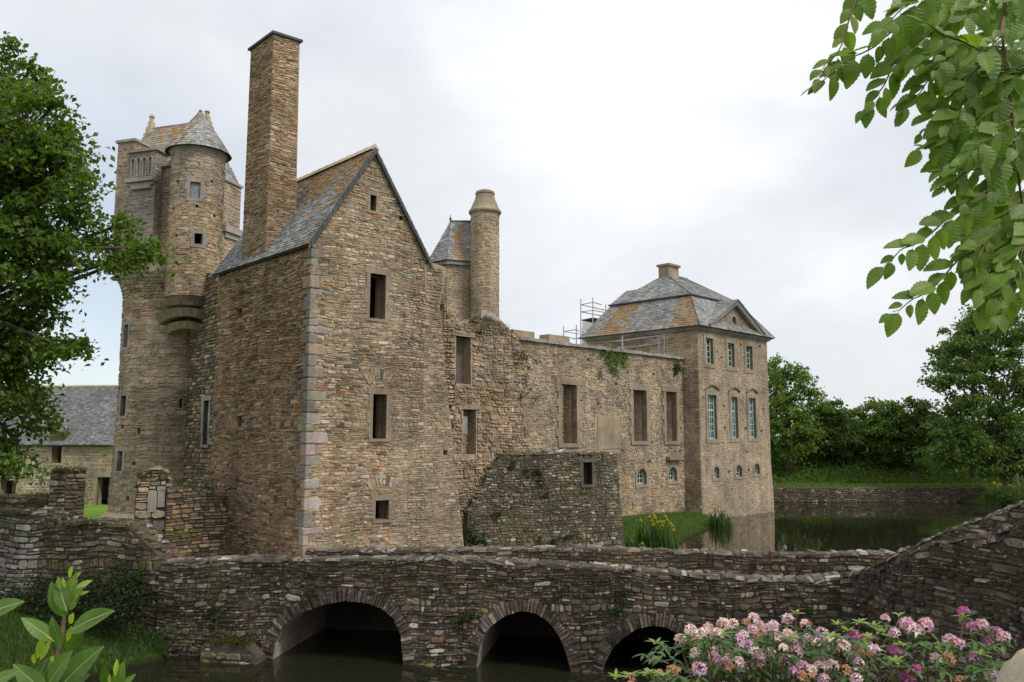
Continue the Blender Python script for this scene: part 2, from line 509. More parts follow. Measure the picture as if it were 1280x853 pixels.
def stone_geo(w, u0, u1, v0, v1, dep, gap, rng, fine, wob):
    g = gap/2
    a0, a1, b0, b1 = u0+g, u1-g, v0+g, v1-g
    sw, sh = a1-a0, b1-b0
    if sw < 0.02 or sh < 0.012: return None
    k = min(sw, sh)
    if fine:
        c = [k*rng.uniform(0.08, 0.42) for _ in range(4)]
        e = [k*rng.uniform(0.08, 0.30) for _ in range(4)]
        pts = [(a0+c[0]*1.4, b0), (a1-c[1]*1.4, b0), (a1, b0+e[1]), (a1, b1-e[2]), (a1-c[2]*1.4, b1), (a0+c[3]*1.4, b1), (a0, b1-e[3]), (a0, b0+e[0])]
        if sw < 2.9*max(c): pts = [(a0, b0), (a1, b0), (a1, b1), (a0, b1)]
    else:
        pts = [(a0+rng.random()*k*.25, b0+rng.random()*k*.25), (a1-rng.random()*k*.25, b0+rng.random()*k*.25), (a1-rng.random()*k*.25, b1-rng.random()*k*.25), (a0+rng.random()*k*.25, b1-rng.random()*k*.25)]
    n = len(pts); cu, cv = (a0+a1)/2, (b0+b1)/2
    j = min(0.014, k*0.09)
    pts = [(x+rng.uniform(-j, j), y+rng.uniform(-j, j)) for x, y in pts]
    ins = min(0.022, k*0.16)
    tilt, tlv = rng.uniform(-0.10, 0.10), rng.uniform(-0.16, 0.10)
    vs = []
    for x, y in pts: vs.append(w.P(x, y+wob(x, y), -0.015))
    for x, y in pts:
        dx, dy = cu-x, cv-y
        x2 = x + math.copysign(min(abs(dx), ins), dx); y2 = y + math.copysign(min(abs(dy), ins), dy)
        vs.append(w.P(x2, y2+wob(x2, y2), max(0.004, dep + (x-cu)*tilt + (y-cv)*tlv + rng.uniform(-.004, .004))))
    fs = [tuple(range(n, 2*n))] + [(i, (i+1) % n, n+(i+1) % n, n+i) for i in range(n)]
    return vs, fs
class Masonry:
    """collects the stones of one thing; the largest become objects of their own, the rest one mesh per wall"""
    def __init__(s): s.items = []
    def lay(s, part, w, outline, pal, mat, hr=(0.06, 0.14), wr=(0.14, 0.42), dep=(0.012, 0.045), gap=0.012, holes=(), fine=True, rng=None, wamp=0.015, split=0.3, skip=0.0):
        rng = rng or random.Random(len(s.items)*7 + 5)
        ph = rng.random()*10
        wob = lambda u, v: wamp*(math.sin(u*1.7+v*0.9+ph) + 0.6*math.sin(u*4.3-v*1.3+ph*2))
        v = min(p[1] for p in outline); top = max(p[1] for p in outline)
        while v < top - 0.03:
            h = rng.uniform(*hr)*rng.choice((0.8, 1, 1, 1.3))
            if v + h > top: h = top - v
            v2 = v + h
            iv = isect(intervals(outline, v+0.004), intervals(outline, v2-0.004))
            for (hu0, hu1, hv0, hv1) in holes:
                if hv0 < v2 - h*0.3 and hv1 > v + h*0.3: iv = cut(iv, hu0, hu1)
            for a, b in iv:
                u = a
                while u < b - 0.02:
                    sw = rng.uniform(*wr) * (0.65 + 0.7*rng.random())
                    if b - (u+sw) < wr[0]*0.6: sw = b - u
                    cells = [(u, u+sw, v, v2)]
                    if rng.random() < split and h > hr[0]*1.25:
                        m = v + h*rng.uniform(0.35, 0.65)
                        if rng.random() < 0.5 and sw > wr[0]*1.8:
                            um = u + sw*rng.uniform(.35, .65)
                            cells = [(u, u+sw, v, m), (u, um, m, v2), (um, u+sw, m, v2)]
                        else:
                            cells = [(u, u+sw, v, m), (u, u+sw, m, v2)]
                    for cc in cells:
                        if skip and rng.random() < skip: continue
                        r = stone_geo(w, *cc, rng.uniform(*dep), gap, rng, fine, wob)
                        if r:
                            p = pal((cc[0]+cc[1])/2, (cc[2]+cc[3])/2, rng) if callable(pal) else pick(pal, rng)
                            s.items.append((pxsize(r[0][0], (cc[1]-cc[0])*0.7 + (cc[3]-cc[2])), part, mat, r[0], r[1], p, w))
                    u += sw
            v = v2
        return s
    def vous(s, part, w, pts, L, pal, mat, rng, name='voussoir', dep=(0.02, 0.05)):
        """radial arch stones along the curve pts [(u, v, nu, nv)]"""
        for i in range(len(pts)-1):
            (u0, v0, a0, b0), (u1, v1, a1, b1) = pts[i], pts[i+1]
            l = L*rng.uniform(0.75, 1.15); g = 0.08
            q = [(u0+(u1-u0)*g, v0+(v1-v0)*g), (u1-(u1-u0)*g, v1-(v1-v0)*g), (u1+a1*l-(u1-u0)*g, v1+b1*l-(v1-v0)*g), (u0+a0*l+(u1-u0)*g, v0+b0*l+(v1-v0)*g)]
            d = rng.uniform(*dep)
            vs = [w.P(x, y, -0.25 if k < 2 else -0.02) for k, (x, y) in enumerate(q)]
            cu, cv = sum(x for x, _ in q)/4, sum(y for _, y in q)/4
            vs += [w.P(x+(cu-x)*.12, y+(cv-y)*.06, d+rng.uniform(-.006, .006)) for x, y in q]
            col = pick(pal, rng)
            fs = [(4, 5, 6, 7), (0, 1, 5, 4), (1, 2, 6, 5), (2, 3, 7, 6), (3, 0, 4, 7)]
            mk(name, vs, fs, mat, part, [col]*8)
    def flush(s, nmax=300, minpx=9.0):
        order = sorted(range(len(s.items)), key=lambda i: -s.items[i][0])
        big = [i for i in order[:nmax] if s.items[i][0] >= minpx]
        bs = set(big)
        for i in big:
            _, part, mat, vs, fs, c, w = s.items[i]
            mk('stone', vs, fs, mat, part, [c]*len(vs))
        rest = {}
        for i, it in enumerate(s.items):
            if i in bs: continue
            k = (it[1].name, it[2].name)
            if k not in rest: rest[k] = (it[1], it[2], MB())
            rest[k][2].add(it[3], it[4], it[5])
        for part, mat, mb in rest.values():
            mb.build('rubble_stones', mat, part, kind='stuff')
def opening_trim(part, w, r, mat, jw=0.17, lh=0.2, sh=0.12, d=0.03, ext=0.08, wjit=True, back=0.25):
    """dressed stones round an opening, each its own piece, butted end to end"""
    u0, u1, v0, v1 = r
    def blk(name, a, b, c, e, dd):
        mb = MB()
        q = [w.P(a, c, -back), w.P(b, c, -back), w.P(b, c, dd), w.P(a, c, dd)]
        q2 = [w.P(a, e, -back), w.P(b, e, -back), w.P(b, e, dd), w.P(a, e, dd)]
        mb.hexa(q + q2)
        return mb.build(name, mat, part)
    n = max(2, int(round((v1-v0)/0.38)))
    for side in (0, 1):
        for i in range(n):
            a = v0 + (v1-v0)*i/n; b = v0 + (v1-v0)*(i+1)/n - 0.006
            ww = jw*(1.35 if (i+side) % 2 else 0.85) if wjit else jw
            if side == 0: blk('jamb_stone', u0-ww, u0, a, b, d+0.004*(i % 3))
            else: blk('jamb_stone', u1, u1+ww, a, b, d+0.004*(i % 3))
    blk('lintel', u0-jw-ext, u1+jw+ext, v1, v1+lh, d+0.012)
    blk('sill', u0-jw*.8, u1+jw*.8, v0-sh, v0-0.006, d+0.02)
def rubble_top(part, w, pts, T, pal, mat, seed, per=14, sz=(.10, .26), up=.0):
    """loose stones bedded along a broken wall head"""
    rng = random.Random(seed); mb = MB()
    for (x0, y0), (x1, y1) in zip(pts[:-1], pts[1:]):
        n = max(1, int(math.hypot(x1-x0, y1-y0)*per*max(.4, T)))
        for _ in range(n):
            f = rng.random(); u, v = x0+(x1-x0)*f, y0+(y1-y0)*f + up; d = -T*rng.random()
            a, b, h = rng.uniform(*sz)*.5*1.3, rng.uniform(*sz)*.5, rng.uniform(*sz)*.22
            j = lambda: rng.uniform(.65, 1.1); rot = rng.uniform(-.5, .5); c_, s_ = math.cos(rot), math.sin(rot)
            q = []
            for zz in (-1, 1):
                for (sx_, sy_) in ((-1, -1), (1, -1), (1, 1), (-1, 1)):
                    k = .78 if zz > 0 else 1
                    xx, yy = sx_*a*j()*k, sy_*b*j()*k
                    q.append(w.P(u+xx*c_-yy*s_, v+zz*h*j()+h*.4, d+xx*s_+yy*c_))
            mb.add(q, [(0, 3, 2, 1), (4, 5, 6, 7), (0, 1, 5, 4), (1, 2, 6, 5), (2, 3, 7, 6), (3, 0, 4, 7)], pick(pal, rng))
    return mb.build('rubble_stones', mat, part, kind='stuff')
def ringframe(mb, w, poly, wd, d0, d1):
    n = len(poly)
    us = [p[0] for p in poly]; vs_ = [p[1] for p in poly]
    cu, cv = (min(us)+max(us))/2, (min(vs_)+max(vs_))/2
    hw, hh = (max(us)-min(us))/2, (max(vs_)-min(vs_))/2
    inn = [(cu+(u-cu)*(hw-wd)/hw, cv+(v-cv)*(hh-wd)/hh) for u, v in poly]
    vv = [w.P(u, v, d0) for u, v in poly] + [w.P(u, v, d1) for u, v in poly] + [w.P(u, v, d0) for u, v in inn] + [w.P(u, v, d1) for u, v in inn]
    ff = []
    for i in range(n):
        j = (i+1) % n
        ff += [(n+i, n+j, 3*n+j, 3*n+i), (2*n+i, 2*n+j, j, i), (3*n+i, 3*n+j, 2*n+j, 2*n+i), (i, j, n+j, n+i)]
    mb.add(vv, ff)
    return inn
def bar(mb, w, u0, u1, v0, v1, d0, d1):
    mb.hexa([w.P(u0, v0, d0), w.P(u1, v0, d0), w.P(u1, v0, d1), w.P(u0, v0, d1), w.P(u0, v1, d0), w.P(u1, v1, d0), w.P(u1, v1, d1), w.P(u0, v1, d1)])
def glazed(thing_, w, r, cols, rows, transom=None, arch=0, d=-0.14):
    """painted casement with glazing bars and one sheet of glass; the frame is the window part"""
    poly = archpoly(r, arch) if arch else rpoly(r)
    mb = MB()
    ringframe(mb, w, poly, 0.07, d-0.05, d)
    u0, u1, v0, v1 = r
    fr = mb.build('window', M['teal'], thing_)
    a0, a1, b0, b1 = u0+.07, u1-.07, v0+.07, v1-.07
    for i in range(1, cols):
        x = a0 + (a1-a0)*i/cols; ww = 0.038 if (i*2 == cols) else 0.022
        mb = MB(); bar(mb, w, x-ww, x+ww, b0, b1-(0.1 if arch else 0), d-0.045, d-0.006); mb.build('glazing_bar', M['teal'], fr)
    for i in range(1, rows):
        y = b0 + (b1-b0)*i/rows; ww = 0.05 if transom == i else 0.022
        mb = MB(); bar(mb, w, a0, a1, y-ww, y+ww, d-0.043, d-0.009); mb.build('glazing_bar', M['teal'], fr)
    mb = MB(); n = len(poly)
    mb.add([w.P(u, v, d-0.03) for u, v in poly], [tuple(range(n))])
    mb.build('pane', M['glass'], fr)
    return fr
# ------------------------------------------------------------------ slate roofs
SL = [(5, (0.25, 0.256, 0.256)), (3, (0.312, 0.312, 0.306)), (2, (0.194, 0.2, 0.206)), (1, (0.362, 0.356, 0.338))]
def slates(mb, e0, e1, r1, r0, ex, sw, rng, orange=None, lift=0.02, pal=None):
    """slates laid from eave e0-e1 up to ridge r0-r1"""
    e0, e1, r0, r1 = map(Vector, (e0, e1, r0, r1))
    H = ((r0+r1)/2 - (e0+e1)/2).length
    nrm = (e1-e0).cross(((r0+r1) - (e0+e1))).normalized()
    rows = max(2, int(H/ex))
    for i in range(rows):
        s0, s1 = i/rows, min(1.0, (i+1.35)/rows)
        A, B = e0.lerp(r0, s0), e1.lerp(r1, s0); A1, B1 = e0.lerp(r0, s1), e1.lerp(r1, s1)
        n = max(1, int((B-A).length/sw))
        off = 0.5 if i % 2 else 0.0
        ks = [0.0] + [min(1, max(0, (k+off+rng.uniform(-.12, .12))/n)) for k in range(1 if not off else 0, n)] + [1.0]
        for a, b in zip(ks[:-1], ks[1:]):
            if b - a < 0.15/n: continue
            g = 0.03/n
            l = lift*rng.uniform(0.7, 1.5)
            dr = (A-A1)*(rng.uniform(-.06, .06))
            p = [A.lerp(B, a+g)+nrm*l+dr, A.lerp(B, b-g)+nrm*l*rng.uniform(.8, 1.2)+dr, A1.lerp(B1, b-g)+nrm*0.003, A1.lerp(B1, a+g)+nrm*0.003]
            q = [A.lerp(B, a+g)-nrm*0.004+dr, A.lerp(B, b-g)-nrm*0.004+dr]
            c = pick(pal or SL, rng)
            if orange:
                o = orange((a+b)/2, s0)
                pr = noise.noise(Vector(p[0])*1.3)*0.5 + 0.5
                if rng.random()*0.62 + pr*0.38 < o:
                    oc_ = pick([(2, (0.40, 0.20, 0.045)), (1, (0.32, 0.20, 0.075)), (1, (0.26, 0.20, 0.12))], rng); k_ = rng.uniform(.35, 1.0); c = tuple(a_*(1-k_)+b_*k_ for a_, b_ in zip(c, oc_))
            mb.add(p + q, [(0, 1, 2, 3), (4, 5, 1, 0), (4, 0, 3), (5, 2, 1)], c)
def roofdeck(mb, e0, e1, r1, r0, th=0.06, col=(0.10, 0.10, 0.10), drop=0.0):
    e0, e1, r0, r1 = [Vector(q) - Vector((0, 0, drop)) for q in (e0, e1, r0, r1)]
    nrm = (e1-e0).cross(((r0+r1) - (e0+e1))).normalized()
    p = [e0, e1, r1, r0]
    mb.hexa([x-nrm*(th+0.005) for x in p] + [x-nrm*0.006 for x in p], col)
def cone_slates(mb, c, r0, z0, r1, z1, ex, sw, rng, orange=None, pal=None):
    H = math.hypot(r0-r1, z1-z0); rows = max(2, int(H/ex))
    for i in range(rows):
        s0, s1 = i/rows, min(1, (i+1.35)/rows)
        ra, rb = r0+(r1-r0)*s0, r0+(r1-r0)*s1; za, zb = z0+(z1-z0)*s0, z0+(z1-z0)*s1
        n = max(6, int(2*math.pi*ra/sw)); o = rng.random()
        for k in range(n):
            t0, t1 = 2*math.pi*(k+o+.03)/n, 2*math.pi*(k+1+o-.03)/n
            l = 0.02*rng.uniform(.6, 1.6)
            f = lambda r, t, z: (c[0]+r*math.cos(t), c[1]+r*math.sin(t), z)
            col = pick(pal or SL, rng)
            if orange and rng.random() < orange((t0+t1)/2, s0): col = pick([(1, (0.34, 0.17, 0.05)), (1, (0.27, 0.19, 0.09))], rng)
            mb.add([f(ra+l, t0, za), f(ra+l, t1, za), f(rb+.002, t1, zb), f(rb+.002, t0, zb), f(ra-.01, t0, za-.01), f(ra-.01, t1, za-.01)], [(0, 1, 2, 3), (4, 5, 1, 0), (4, 0, 3), (5, 2, 1)], col)
# ------------------------------------------------------------------ foliage
def leafcloud(P, size, rngn, pal, up=0.5, fold=0.25, outw=None, aspect=0.62):
    """P (n,3) positions -> folded leaf faces; returns verts, tris, colours"""
    n = len(P)
    g = np.random.default_rng(rngn)
    nrm = g.normal(size=(n, 3)); nrm /= np.linalg.norm(nrm, axis=1)[:, None] + 1e-9
    nrm[:, 2] += up
    if outw is not None: nrm += outw
    nrm /= np.linalg.norm(nrm, axis=1)[:, None] + 1e-9
    a = g.normal(size=(n, 3)); a[:, 2] -= 0.5
    a -= nrm*np.sum(a*nrm, axis=1)[:, None]; a /= np.linalg.norm(a, axis=1)[:, None] + 1e-9
    b = np.cross(nrm, a)
    L = (size*g.uniform(0.65, 1.3, size=n))[:, None]; Wd = L*aspect
    v0 = P - a*L*.5; v1 = P + b*Wd*.5 + nrm*L*fold*.5 - a*L*0.05; v2 = P + a*L*.5 - nrm*L*.12; v3 = P - b*Wd*.5 + nrm*L*fold*.5 - a*L*0.05
    V = np.stack([v0, v1, v2, v3], axis=1).reshape(-1, 3)
    i = np.arange(n)*4
    T = np.concatenate([np.stack([i, i+1, i+2], 1), np.stack([i, i+2, i+3], 1)])
    pal = np.array(pal); ci = g.integers(0, len(pal), size=n)
    C = pal[ci]*g.uniform(0.75, 1.25, size=(n, 1))
    return V, T, np.repeat(C, 4, axis=0)
def crown_points(lobes, clumps, per, clr, seed, flat=0.55, inner=0.55):
    """lobes [(x,y,z,r)] -> leaf positions in clumps spread through each lobe, thicker near its skin"""
    g = np.random.default_rng(seed); out_ = []; cc = []
    tot = sum(l[3]**2 for l in lobes)
    for (x, y, z, r) in lobes:
        n = max(3, int(clumps*r*r/tot))
        d = g.normal(size=(n, 3)); d /= np.linalg.norm(d, axis=1)[:, None]
        rr = r*(inner + (1-inner)*g.random(n)**0.6)*g.uniform(0.85, 1.12, n)
        c = np.array([x, y, z]) + d*rr[:, None]*np.array([1, 1, 0.9])
        for k in range(n):
            m = int(per*g.uniform(0.6, 1.4)); s = clr*g.uniform(0.6, 1.3)
            q = g.normal(size=(m, 3))*np.array([s, s, s*flat])*0.6
            q[:, 2] -= (q[:, 0]**2 + q[:, 1]**2)/(s*2.2)*0.5          # each spray droops at its rim
            out_.append(c[k] + q); cc.append(c[k])
    return np.concatenate(out_), np.array(cc)
def tree(name, label, cat, base, trunk_top, tr, lobes, clumps, per, clr, leaf, pal, seed, group=None, up=0.6, limbs=True):
    t = thing(name, label, cat, base, group)
    rng = random.Random(seed)
    mb = MB(); base = Vector(base); tt = Vector(trunk_top)
    mid = base.lerp(tt, 0.5) + Vector((rng.uniform(-.2, .2), rng.uniform(-.2, .2), 0))*tr*3
    mb.tube([base - Vector((0, 0, .4)), base + Vector((0, 0, tr)), mid, tt], tr*1.25, tr*0.6, 10)
    mb.build('trunk', M['bark'], t, smooth=True)
    mb = MB()
    P, cc = crown_points(lobes, clumps, per, clr, seed)
    for (x, y, z, r) in lobes:
        c = Vector((x, y, z)); s = base.lerp(tt, rng.uniform(0.6, 1.0))
        m1 = s.lerp(c, .5) + Vector((0, 0, -r*.15))
        mb.tube([s, m1, c], tr*0.24, tr*0.07, 6)
    lo = np.array([[l[0], l[1], l[2]] for l in lobes])
    for k in range(0, len(cc), 2):
        j = int(np.argmin(np.sum((lo-cc[k])**2, axis=1)))
        a = Vector(lo[j]); b = Vector(cc[k])
        mb.tube([a, a.lerp(b, .5) + Vector((0, 0, -.05*(b-a).length)), b], tr*0.06, tr*0.02, 4)
    mb.build('branches', M['bark'], t)
    V, T, C = leafcloud(P, leaf, seed+1, pal, up)
    mk('crown', V, T, M['leaf'], t, C)
    return t
# ------------------------------------------------------------------ plan of the place (metres, water at z = 0)
A_ = Vector((0.70, 0.714, 0)).normalized(); B_ = Vector((-A_.y, A_.x, 0))
HP = at(384.5, 500, 21.5); HP.z = 0                       # near corner of the gabled house
HG = Vector((0.772, 0.636, 0)).normalized()               # along its gable wall
HS = Vector((-0.69, 0.724, 0)).normalized()               # along its side wall, away from us
PR = atz(966, 640); PN = PR - A_*8.4                      # pavilion corners
CW = PN + B_*1.08                                         # where the curtain wall meets the pavilion
CL = CW - A_*17.6                                         # its left end
BL = at(580, 640, 30.0); BR = at(778, 640, 32.8)          # bastion
BRL = at(200, 700, 18.9); BRM = at(800, 760, 17.6); BRR = at(1052, 740, 16.7)   # near face of the bridge
WG = at(1285, 700, 12.6)                                  # where its flank wall leaves the picture
MWL = at(-420, 700, 21.6); MWR = at(207, 700, 18.97)       # moat wall on the left
ISL = [(-90, 21.9), (MWL.x, MWL.y), (MWR.x, MWR.y+.1), (BRL.x+.3, 21.0), (HP.x, HP.y), tuple((HP+HG*5.0)[:2]), (BL.x, BL.y), (BR.x, BR.y)]
bk = (CW - A_*11.0)
ISL += [(bk.x, bk.y), tuple(CW[:2]), tuple(PN[:2]), tuple(PR[:2]), tuple((PR+B_*10)[:2]), (2, 75), (-90, 75)]
GS = [(BR.x-1, BR.y+1.0)] + [tuple(atz(*q)[:2]) for q in ((775, 706), (800, 699), (836, 688), (866, 672), (893, 660), (910, 652))] + [tuple((PN+A_*1.3)[:2]), tuple((PN+B_*2)[:2]), (bk.x, bk.y+1)]
LB = [(-90, 22.5), (MWR.x-.1, MWR.y+.6), (BRL.x+.2, BRL.y+.3)] + [tuple(atz(*q)[:2]) for q in ((212, 828), (190, 831), (152, 838), (100, 853))] + [(-9.6, 14.6), (-16, 13.0), (-90, 12)]
def sdist(poly, X, Y):
    P = np.array(poly); n = len(P); d = np.full(X.shape, 1e9); ins = np.zeros(X.shape, bool)
    for i in range(n):
        a, b = P[i], P[(i+1) % n]
        e = b-a; t = np.clip(((X-a[0])*e[0] + (Y-a[1])*e[1])/(e@e), 0, 1)
        d = np.minimum(d, np.hypot(X-a[0]-t*e[0], Y-a[1]-t*e[1]))
        c = ((a[1] <= Y) != (b[1] <= Y))
        with np.errstate(divide='ignore', invalid='ignore'):
            xi = a[0] + (Y-a[1])/(b[1]-a[1])*(b[0]-a[0])
        ins ^= c & (X < xi)
    return np.where(ins, d, -d)
def height(X, Y):
    h = np.full(X.shape, -1.5)
    s = sdist(ISL, X, Y); h = np.maximum(h, np.clip(-1.5 + (s-0.25)*6, -1.5, 1.15))
    s = sdist(GS, X, Y); h = np.maximum(h, np.clip(s*0.30, -1.5, 0.8))
    s = sdist(LB, X, Y); h = np.maximum(h, np.where(s < 0, s*2.0, np.clip(s*0.55 + 0.12*np.minimum(1, s*6), 0, 1.25)))
    far = np.clip(-1.5 + (Y-62.75)*6, -1.5, 1.08) + np.clip((Y-66)/9, 0, 1)**1.3*2.6
    h = np.maximum(h, far)
    e = X - (31 + (62-Y)*0.05); rb = np.clip(-0.6 + e*0.35, -1.5, 1.1) + np.clip((e-10)/12, 0, 1)*2.2
    h = np.maximum(h, rb)
    ab = np.clip((X-8.6)*1.2, -1.5, 2.4); ab = np.clip(np.minimum(ab, (15.3-Y-(X-8.6)*.35)*2.0), -1.5, 2.4); h = np.maximum(h, ab)
    edge = 7.2 + np.clip((X-1.0)*0.75, 0, 7)
    nb = np.clip(2.75 - np.clip(Y-edge+3.6, 0, 20)*0.85, -1.5, 2.75); h = np.maximum(h, nb)
    return h
gx = np.concatenate([[-2500, -900, -350, -150, -80, -50, -40], np.arange(-34, 46, 0.4), [50, 60, 80, 150, 350, 900, 2500]])
gy = np.concatenate([[-1500, -400, -120, -40, -15, -6], np.arange(-2, 84, 0.4), [88, 95, 110, 150, 300, 900, 2500]])
X, Y = np.meshgrid(gx, gy); Z = height(X, Y)
Z = Z + np.where(Z > 0.2, 1, 0)*0.05*np.sin(X*1.9+Y*.7)*np.sin(Y*1.3-X*.4)
nx, ny = len(gx), len(gy)
ii = np.arange(nx*ny).reshape(ny, nx)
FQ = np.stack([ii[:-1, :-1], ii[:-1, 1:], ii[1:, 1:], ii[1:, :-1]], -1).reshape(-1, 4)
g_ = mk('ground', np.stack([X, Y, Z], -1).reshape(-1, 3), FQ, M['ground'], smooth=True); g_['kind'] = 'structure'
def gh(x, y): return float(height(np.array([[x]], float), np.array([[y]], float))[0, 0])
wv = [(-60, 5, 0), (60, 5, 0), (60, 66, 0), (-60, 66, 0)]
o = mk('moat_water', wv, [(0, 1, 2, 3)], M['water']); o['kind'] = 'structure'
# courtyard lawn: slopes gently up to the farmhouse
lv = []
for i in range(13):
    for j in range(9):
        x = -34 + 24*i/12; y = 24.0 + 19.5*j/8
        lv.append((x, y, 1.19 + max(0, (y-30))*0.012))
o = mk('lawn', lv, [(i*9+j, (i+1)*9+j, (i+1)*9+j+1, i*9+j+1) for i in range(12) for j in range(8)], M['lawn']); o['kind'] = 'structure'
# ------------------------------------------------------------------ the tall gabled house
house = thing('gabled_house', 'tall narrow stone house with steep slate gable and very tall chimney, beside the bridge', 'house', (HP.x, HP.y, 1.1))
HM = Masonry()
gw = Wall(HP, HP + HG*4.05)
bulge = lambda v: 1.06*min(1, max(0, (9.0-v)/8.0))**1.1
EZ, AZ = 9.86, 12.72
gout = [(0, -1.4), (4.05+bulge(-1.4), -1.4)] + [(4.05+bulge(v), v) for v in (1, 2.5, 4, 5.5, 7, 8.6)] + [(4.05, 9.45), (3.62, 9.50), (3.58, EZ), (1.79, AZ), (0, EZ)]
ghr = [gw.rect(462, 481.5, 343, 398.5), gw.rect(465.5, 482.5, 493, 548.5), gw.rect(469, 485.5, 625.5, 650), gw.rect(462.5, 470, 244.5, 264)]
put = [gw.rect(499, 504, 270, 276), gw.rect(516, 521, 565, 572), gw.rect(554, 559, 563, 569), gw.rect(522, 526, 628, 634), gw.rect(561, 565, 506, 511)]
gwall = slab('gable_wall', gw, gout, M['mortar'], house, [rpoly(r) for r in ghr+put], T=0.55)
def gable_pal(u, v, r):
    n = noise.noise(Vector((u*.55, v*.4, 3.1)))
    if u > 2.6 + .5*n and v < 6.6 - (u-2.6)*.3: return pick(PAL_GREYTAN, r)      # greyer rebuilt lower right
    if v < 6 + n*1.5 and r.random() < .38: return pick(PAL_BROWN, r)
    if abs(v-6.9-n) < .5 and r.random() < .12: return pick([(1, (.15, .12, .10)), (1, (.22, .19, .165))], r)
    return pick(PAL_TAN, r)
HM.lay(gwall, gw, gout, gable_pal, M['stone'], (0.035, 0.105), (0.07, 0.28), (0.003, 0.024), 0.008, [grow(r, 0.07) for r in ghr]+put, rng=random.Random(3), wamp=.028, split=.4)
for r, jw, lh in ((ghr[0], .13, .15), (ghr[1], .13, .15), (ghr[2], .11, .15), (ghr[3], .09, .10)):
    opening_trim(gwall, gw, r, M['granite_tan'], jw, lh, 0.08, 0.022, ext=.03)
# relieving arches over the two lower windows
def relief(part, w, r, pal, mat, rise=0.18, L=0.3, n=9, up=0.24, ext=0.15, rng=None):
    u0, u1, v1 = r[0]-ext, r[1]+ext, r[3]+up
    pts = []
    for i in range(n+1):
        x = -1+2*i/n
        a = x*0.6
        pts.append(((u0+u1)/2 + x*(u1-u0)/2, v1 + rise*(1-x*x), math.sin(a), math.cos(a)))
    HMx.vous(part, w, pts, L, pal, mat, rng or random.Random(5), 'voussoir', (0.018, 0.032))
HMx = HM
relief(gwall, gw, ghr[1], PAL_TAN, M['stone'], n=10)
relief(gwall, gw, ghr[2], PAL_TAN, M['stone'], n=8)
# side wall (left), a plinth course at its foot
sw_ = Wall(HP + HS*5.62, HP)
SLn = 5.62
sout = [(0, -1.4), (SLn, -1.4), (SLn, EZ), (0, EZ)]
shr = [sw_.rect(296, 303, 386, 398), sw_.rect(297, 302, 519, 534)]
swall = slab('side_wall', sw_, [(0, -1.4), (SLn-.004, -1.4), (SLn-.004, EZ-.01), (0, EZ-.01)], M['mortar'], house, [rpoly(r) for r in shr], T=0.55, d0=-0.003)
HM.lay(swall, sw_, sout, PAL_BROWN, M['stone'], (0.04, 0.115), (0.09, 0.36), (0.004, 0.034), 0.010, shr, rng=random.Random(4), wamp=.03, split=.4)
# unseen walls that close the house
mb = MB()
q0, q1 = HP + HG*3.56, HP + HG*3.56 + HS*5.6
mb.hexa([Vector((p.x, p.y, -1.4)) for p in (q0-HG*.5, q0, q1, q1-HG*.5)] + [Vector((p.x, p.y, EZ)) for p in (q0-HG*.5, q0, q1, q1-HG*.5)])
q0, q1 = HP + HS*5.55 + HG*.02, HP + HS*5.55 + HG*3.54
mb.hexa([Vector((p.x, p.y, -1.4)) for p in (q0-HS*.5, q1-HS*.5, q1, q0)] + [Vector((p.x, p.y, EZ)) for p in (q0-HS*.5, q1-HS*.5, q1, q0)])
qm = HP + HS*5.55 + HG*1.79
mb.add([Vector((q0.x, q0.y, EZ)), Vector((q1.x, q1.y, EZ)), Vector((qm.x, qm.y, AZ-.08))], [(0, 1, 2)])
mb.build('rear_wall', M['mortar'], house)
rm = MB()
for i in range(9):                                          # battered right flank below the eaves
    a, b = -1.4 + 10*i/9, -1.4 + 10*(i+1)/9
    p = lambda v, t: Vector(((HP+HG*(4.05+bulge(v))+HS*t).x, (HP+HG*(4.05+bulge(v))+HS*t).y, v))
    rm.add([p(a, 0.01), p(a, 5.4), p(b, 5.4), p(b, 0.01)], [(0, 1, 2, 3)])
rm.build('flank_wall', M['mortar'], house)
PAL_QUOIN = [(4, (.37, .33, .275)), (3, (.32, .285, .24)), (1.3, (.41, .32, .215)), (1, (.25, .225, .195))]
M['stone_quoin'] = stone_mat('weathered_quoin_granite', white=.35, bscale=22, var=.35, stain=.35)
fkw = Wall(HP + HG*4.06, HP + HG*4.06 + HS*5.4, lambda u, v: bulge(v)); FK = Masonry()
FK.lay(house.children[-1], fkw, [(0, 0), (fkw.L, 0), (fkw.L, 9.4), (0, 9.4)], PAL_TAN, M['stone'], (.09, .18), (.15, .42), (.004, .025), .014, fine=False); FK.flush(0)
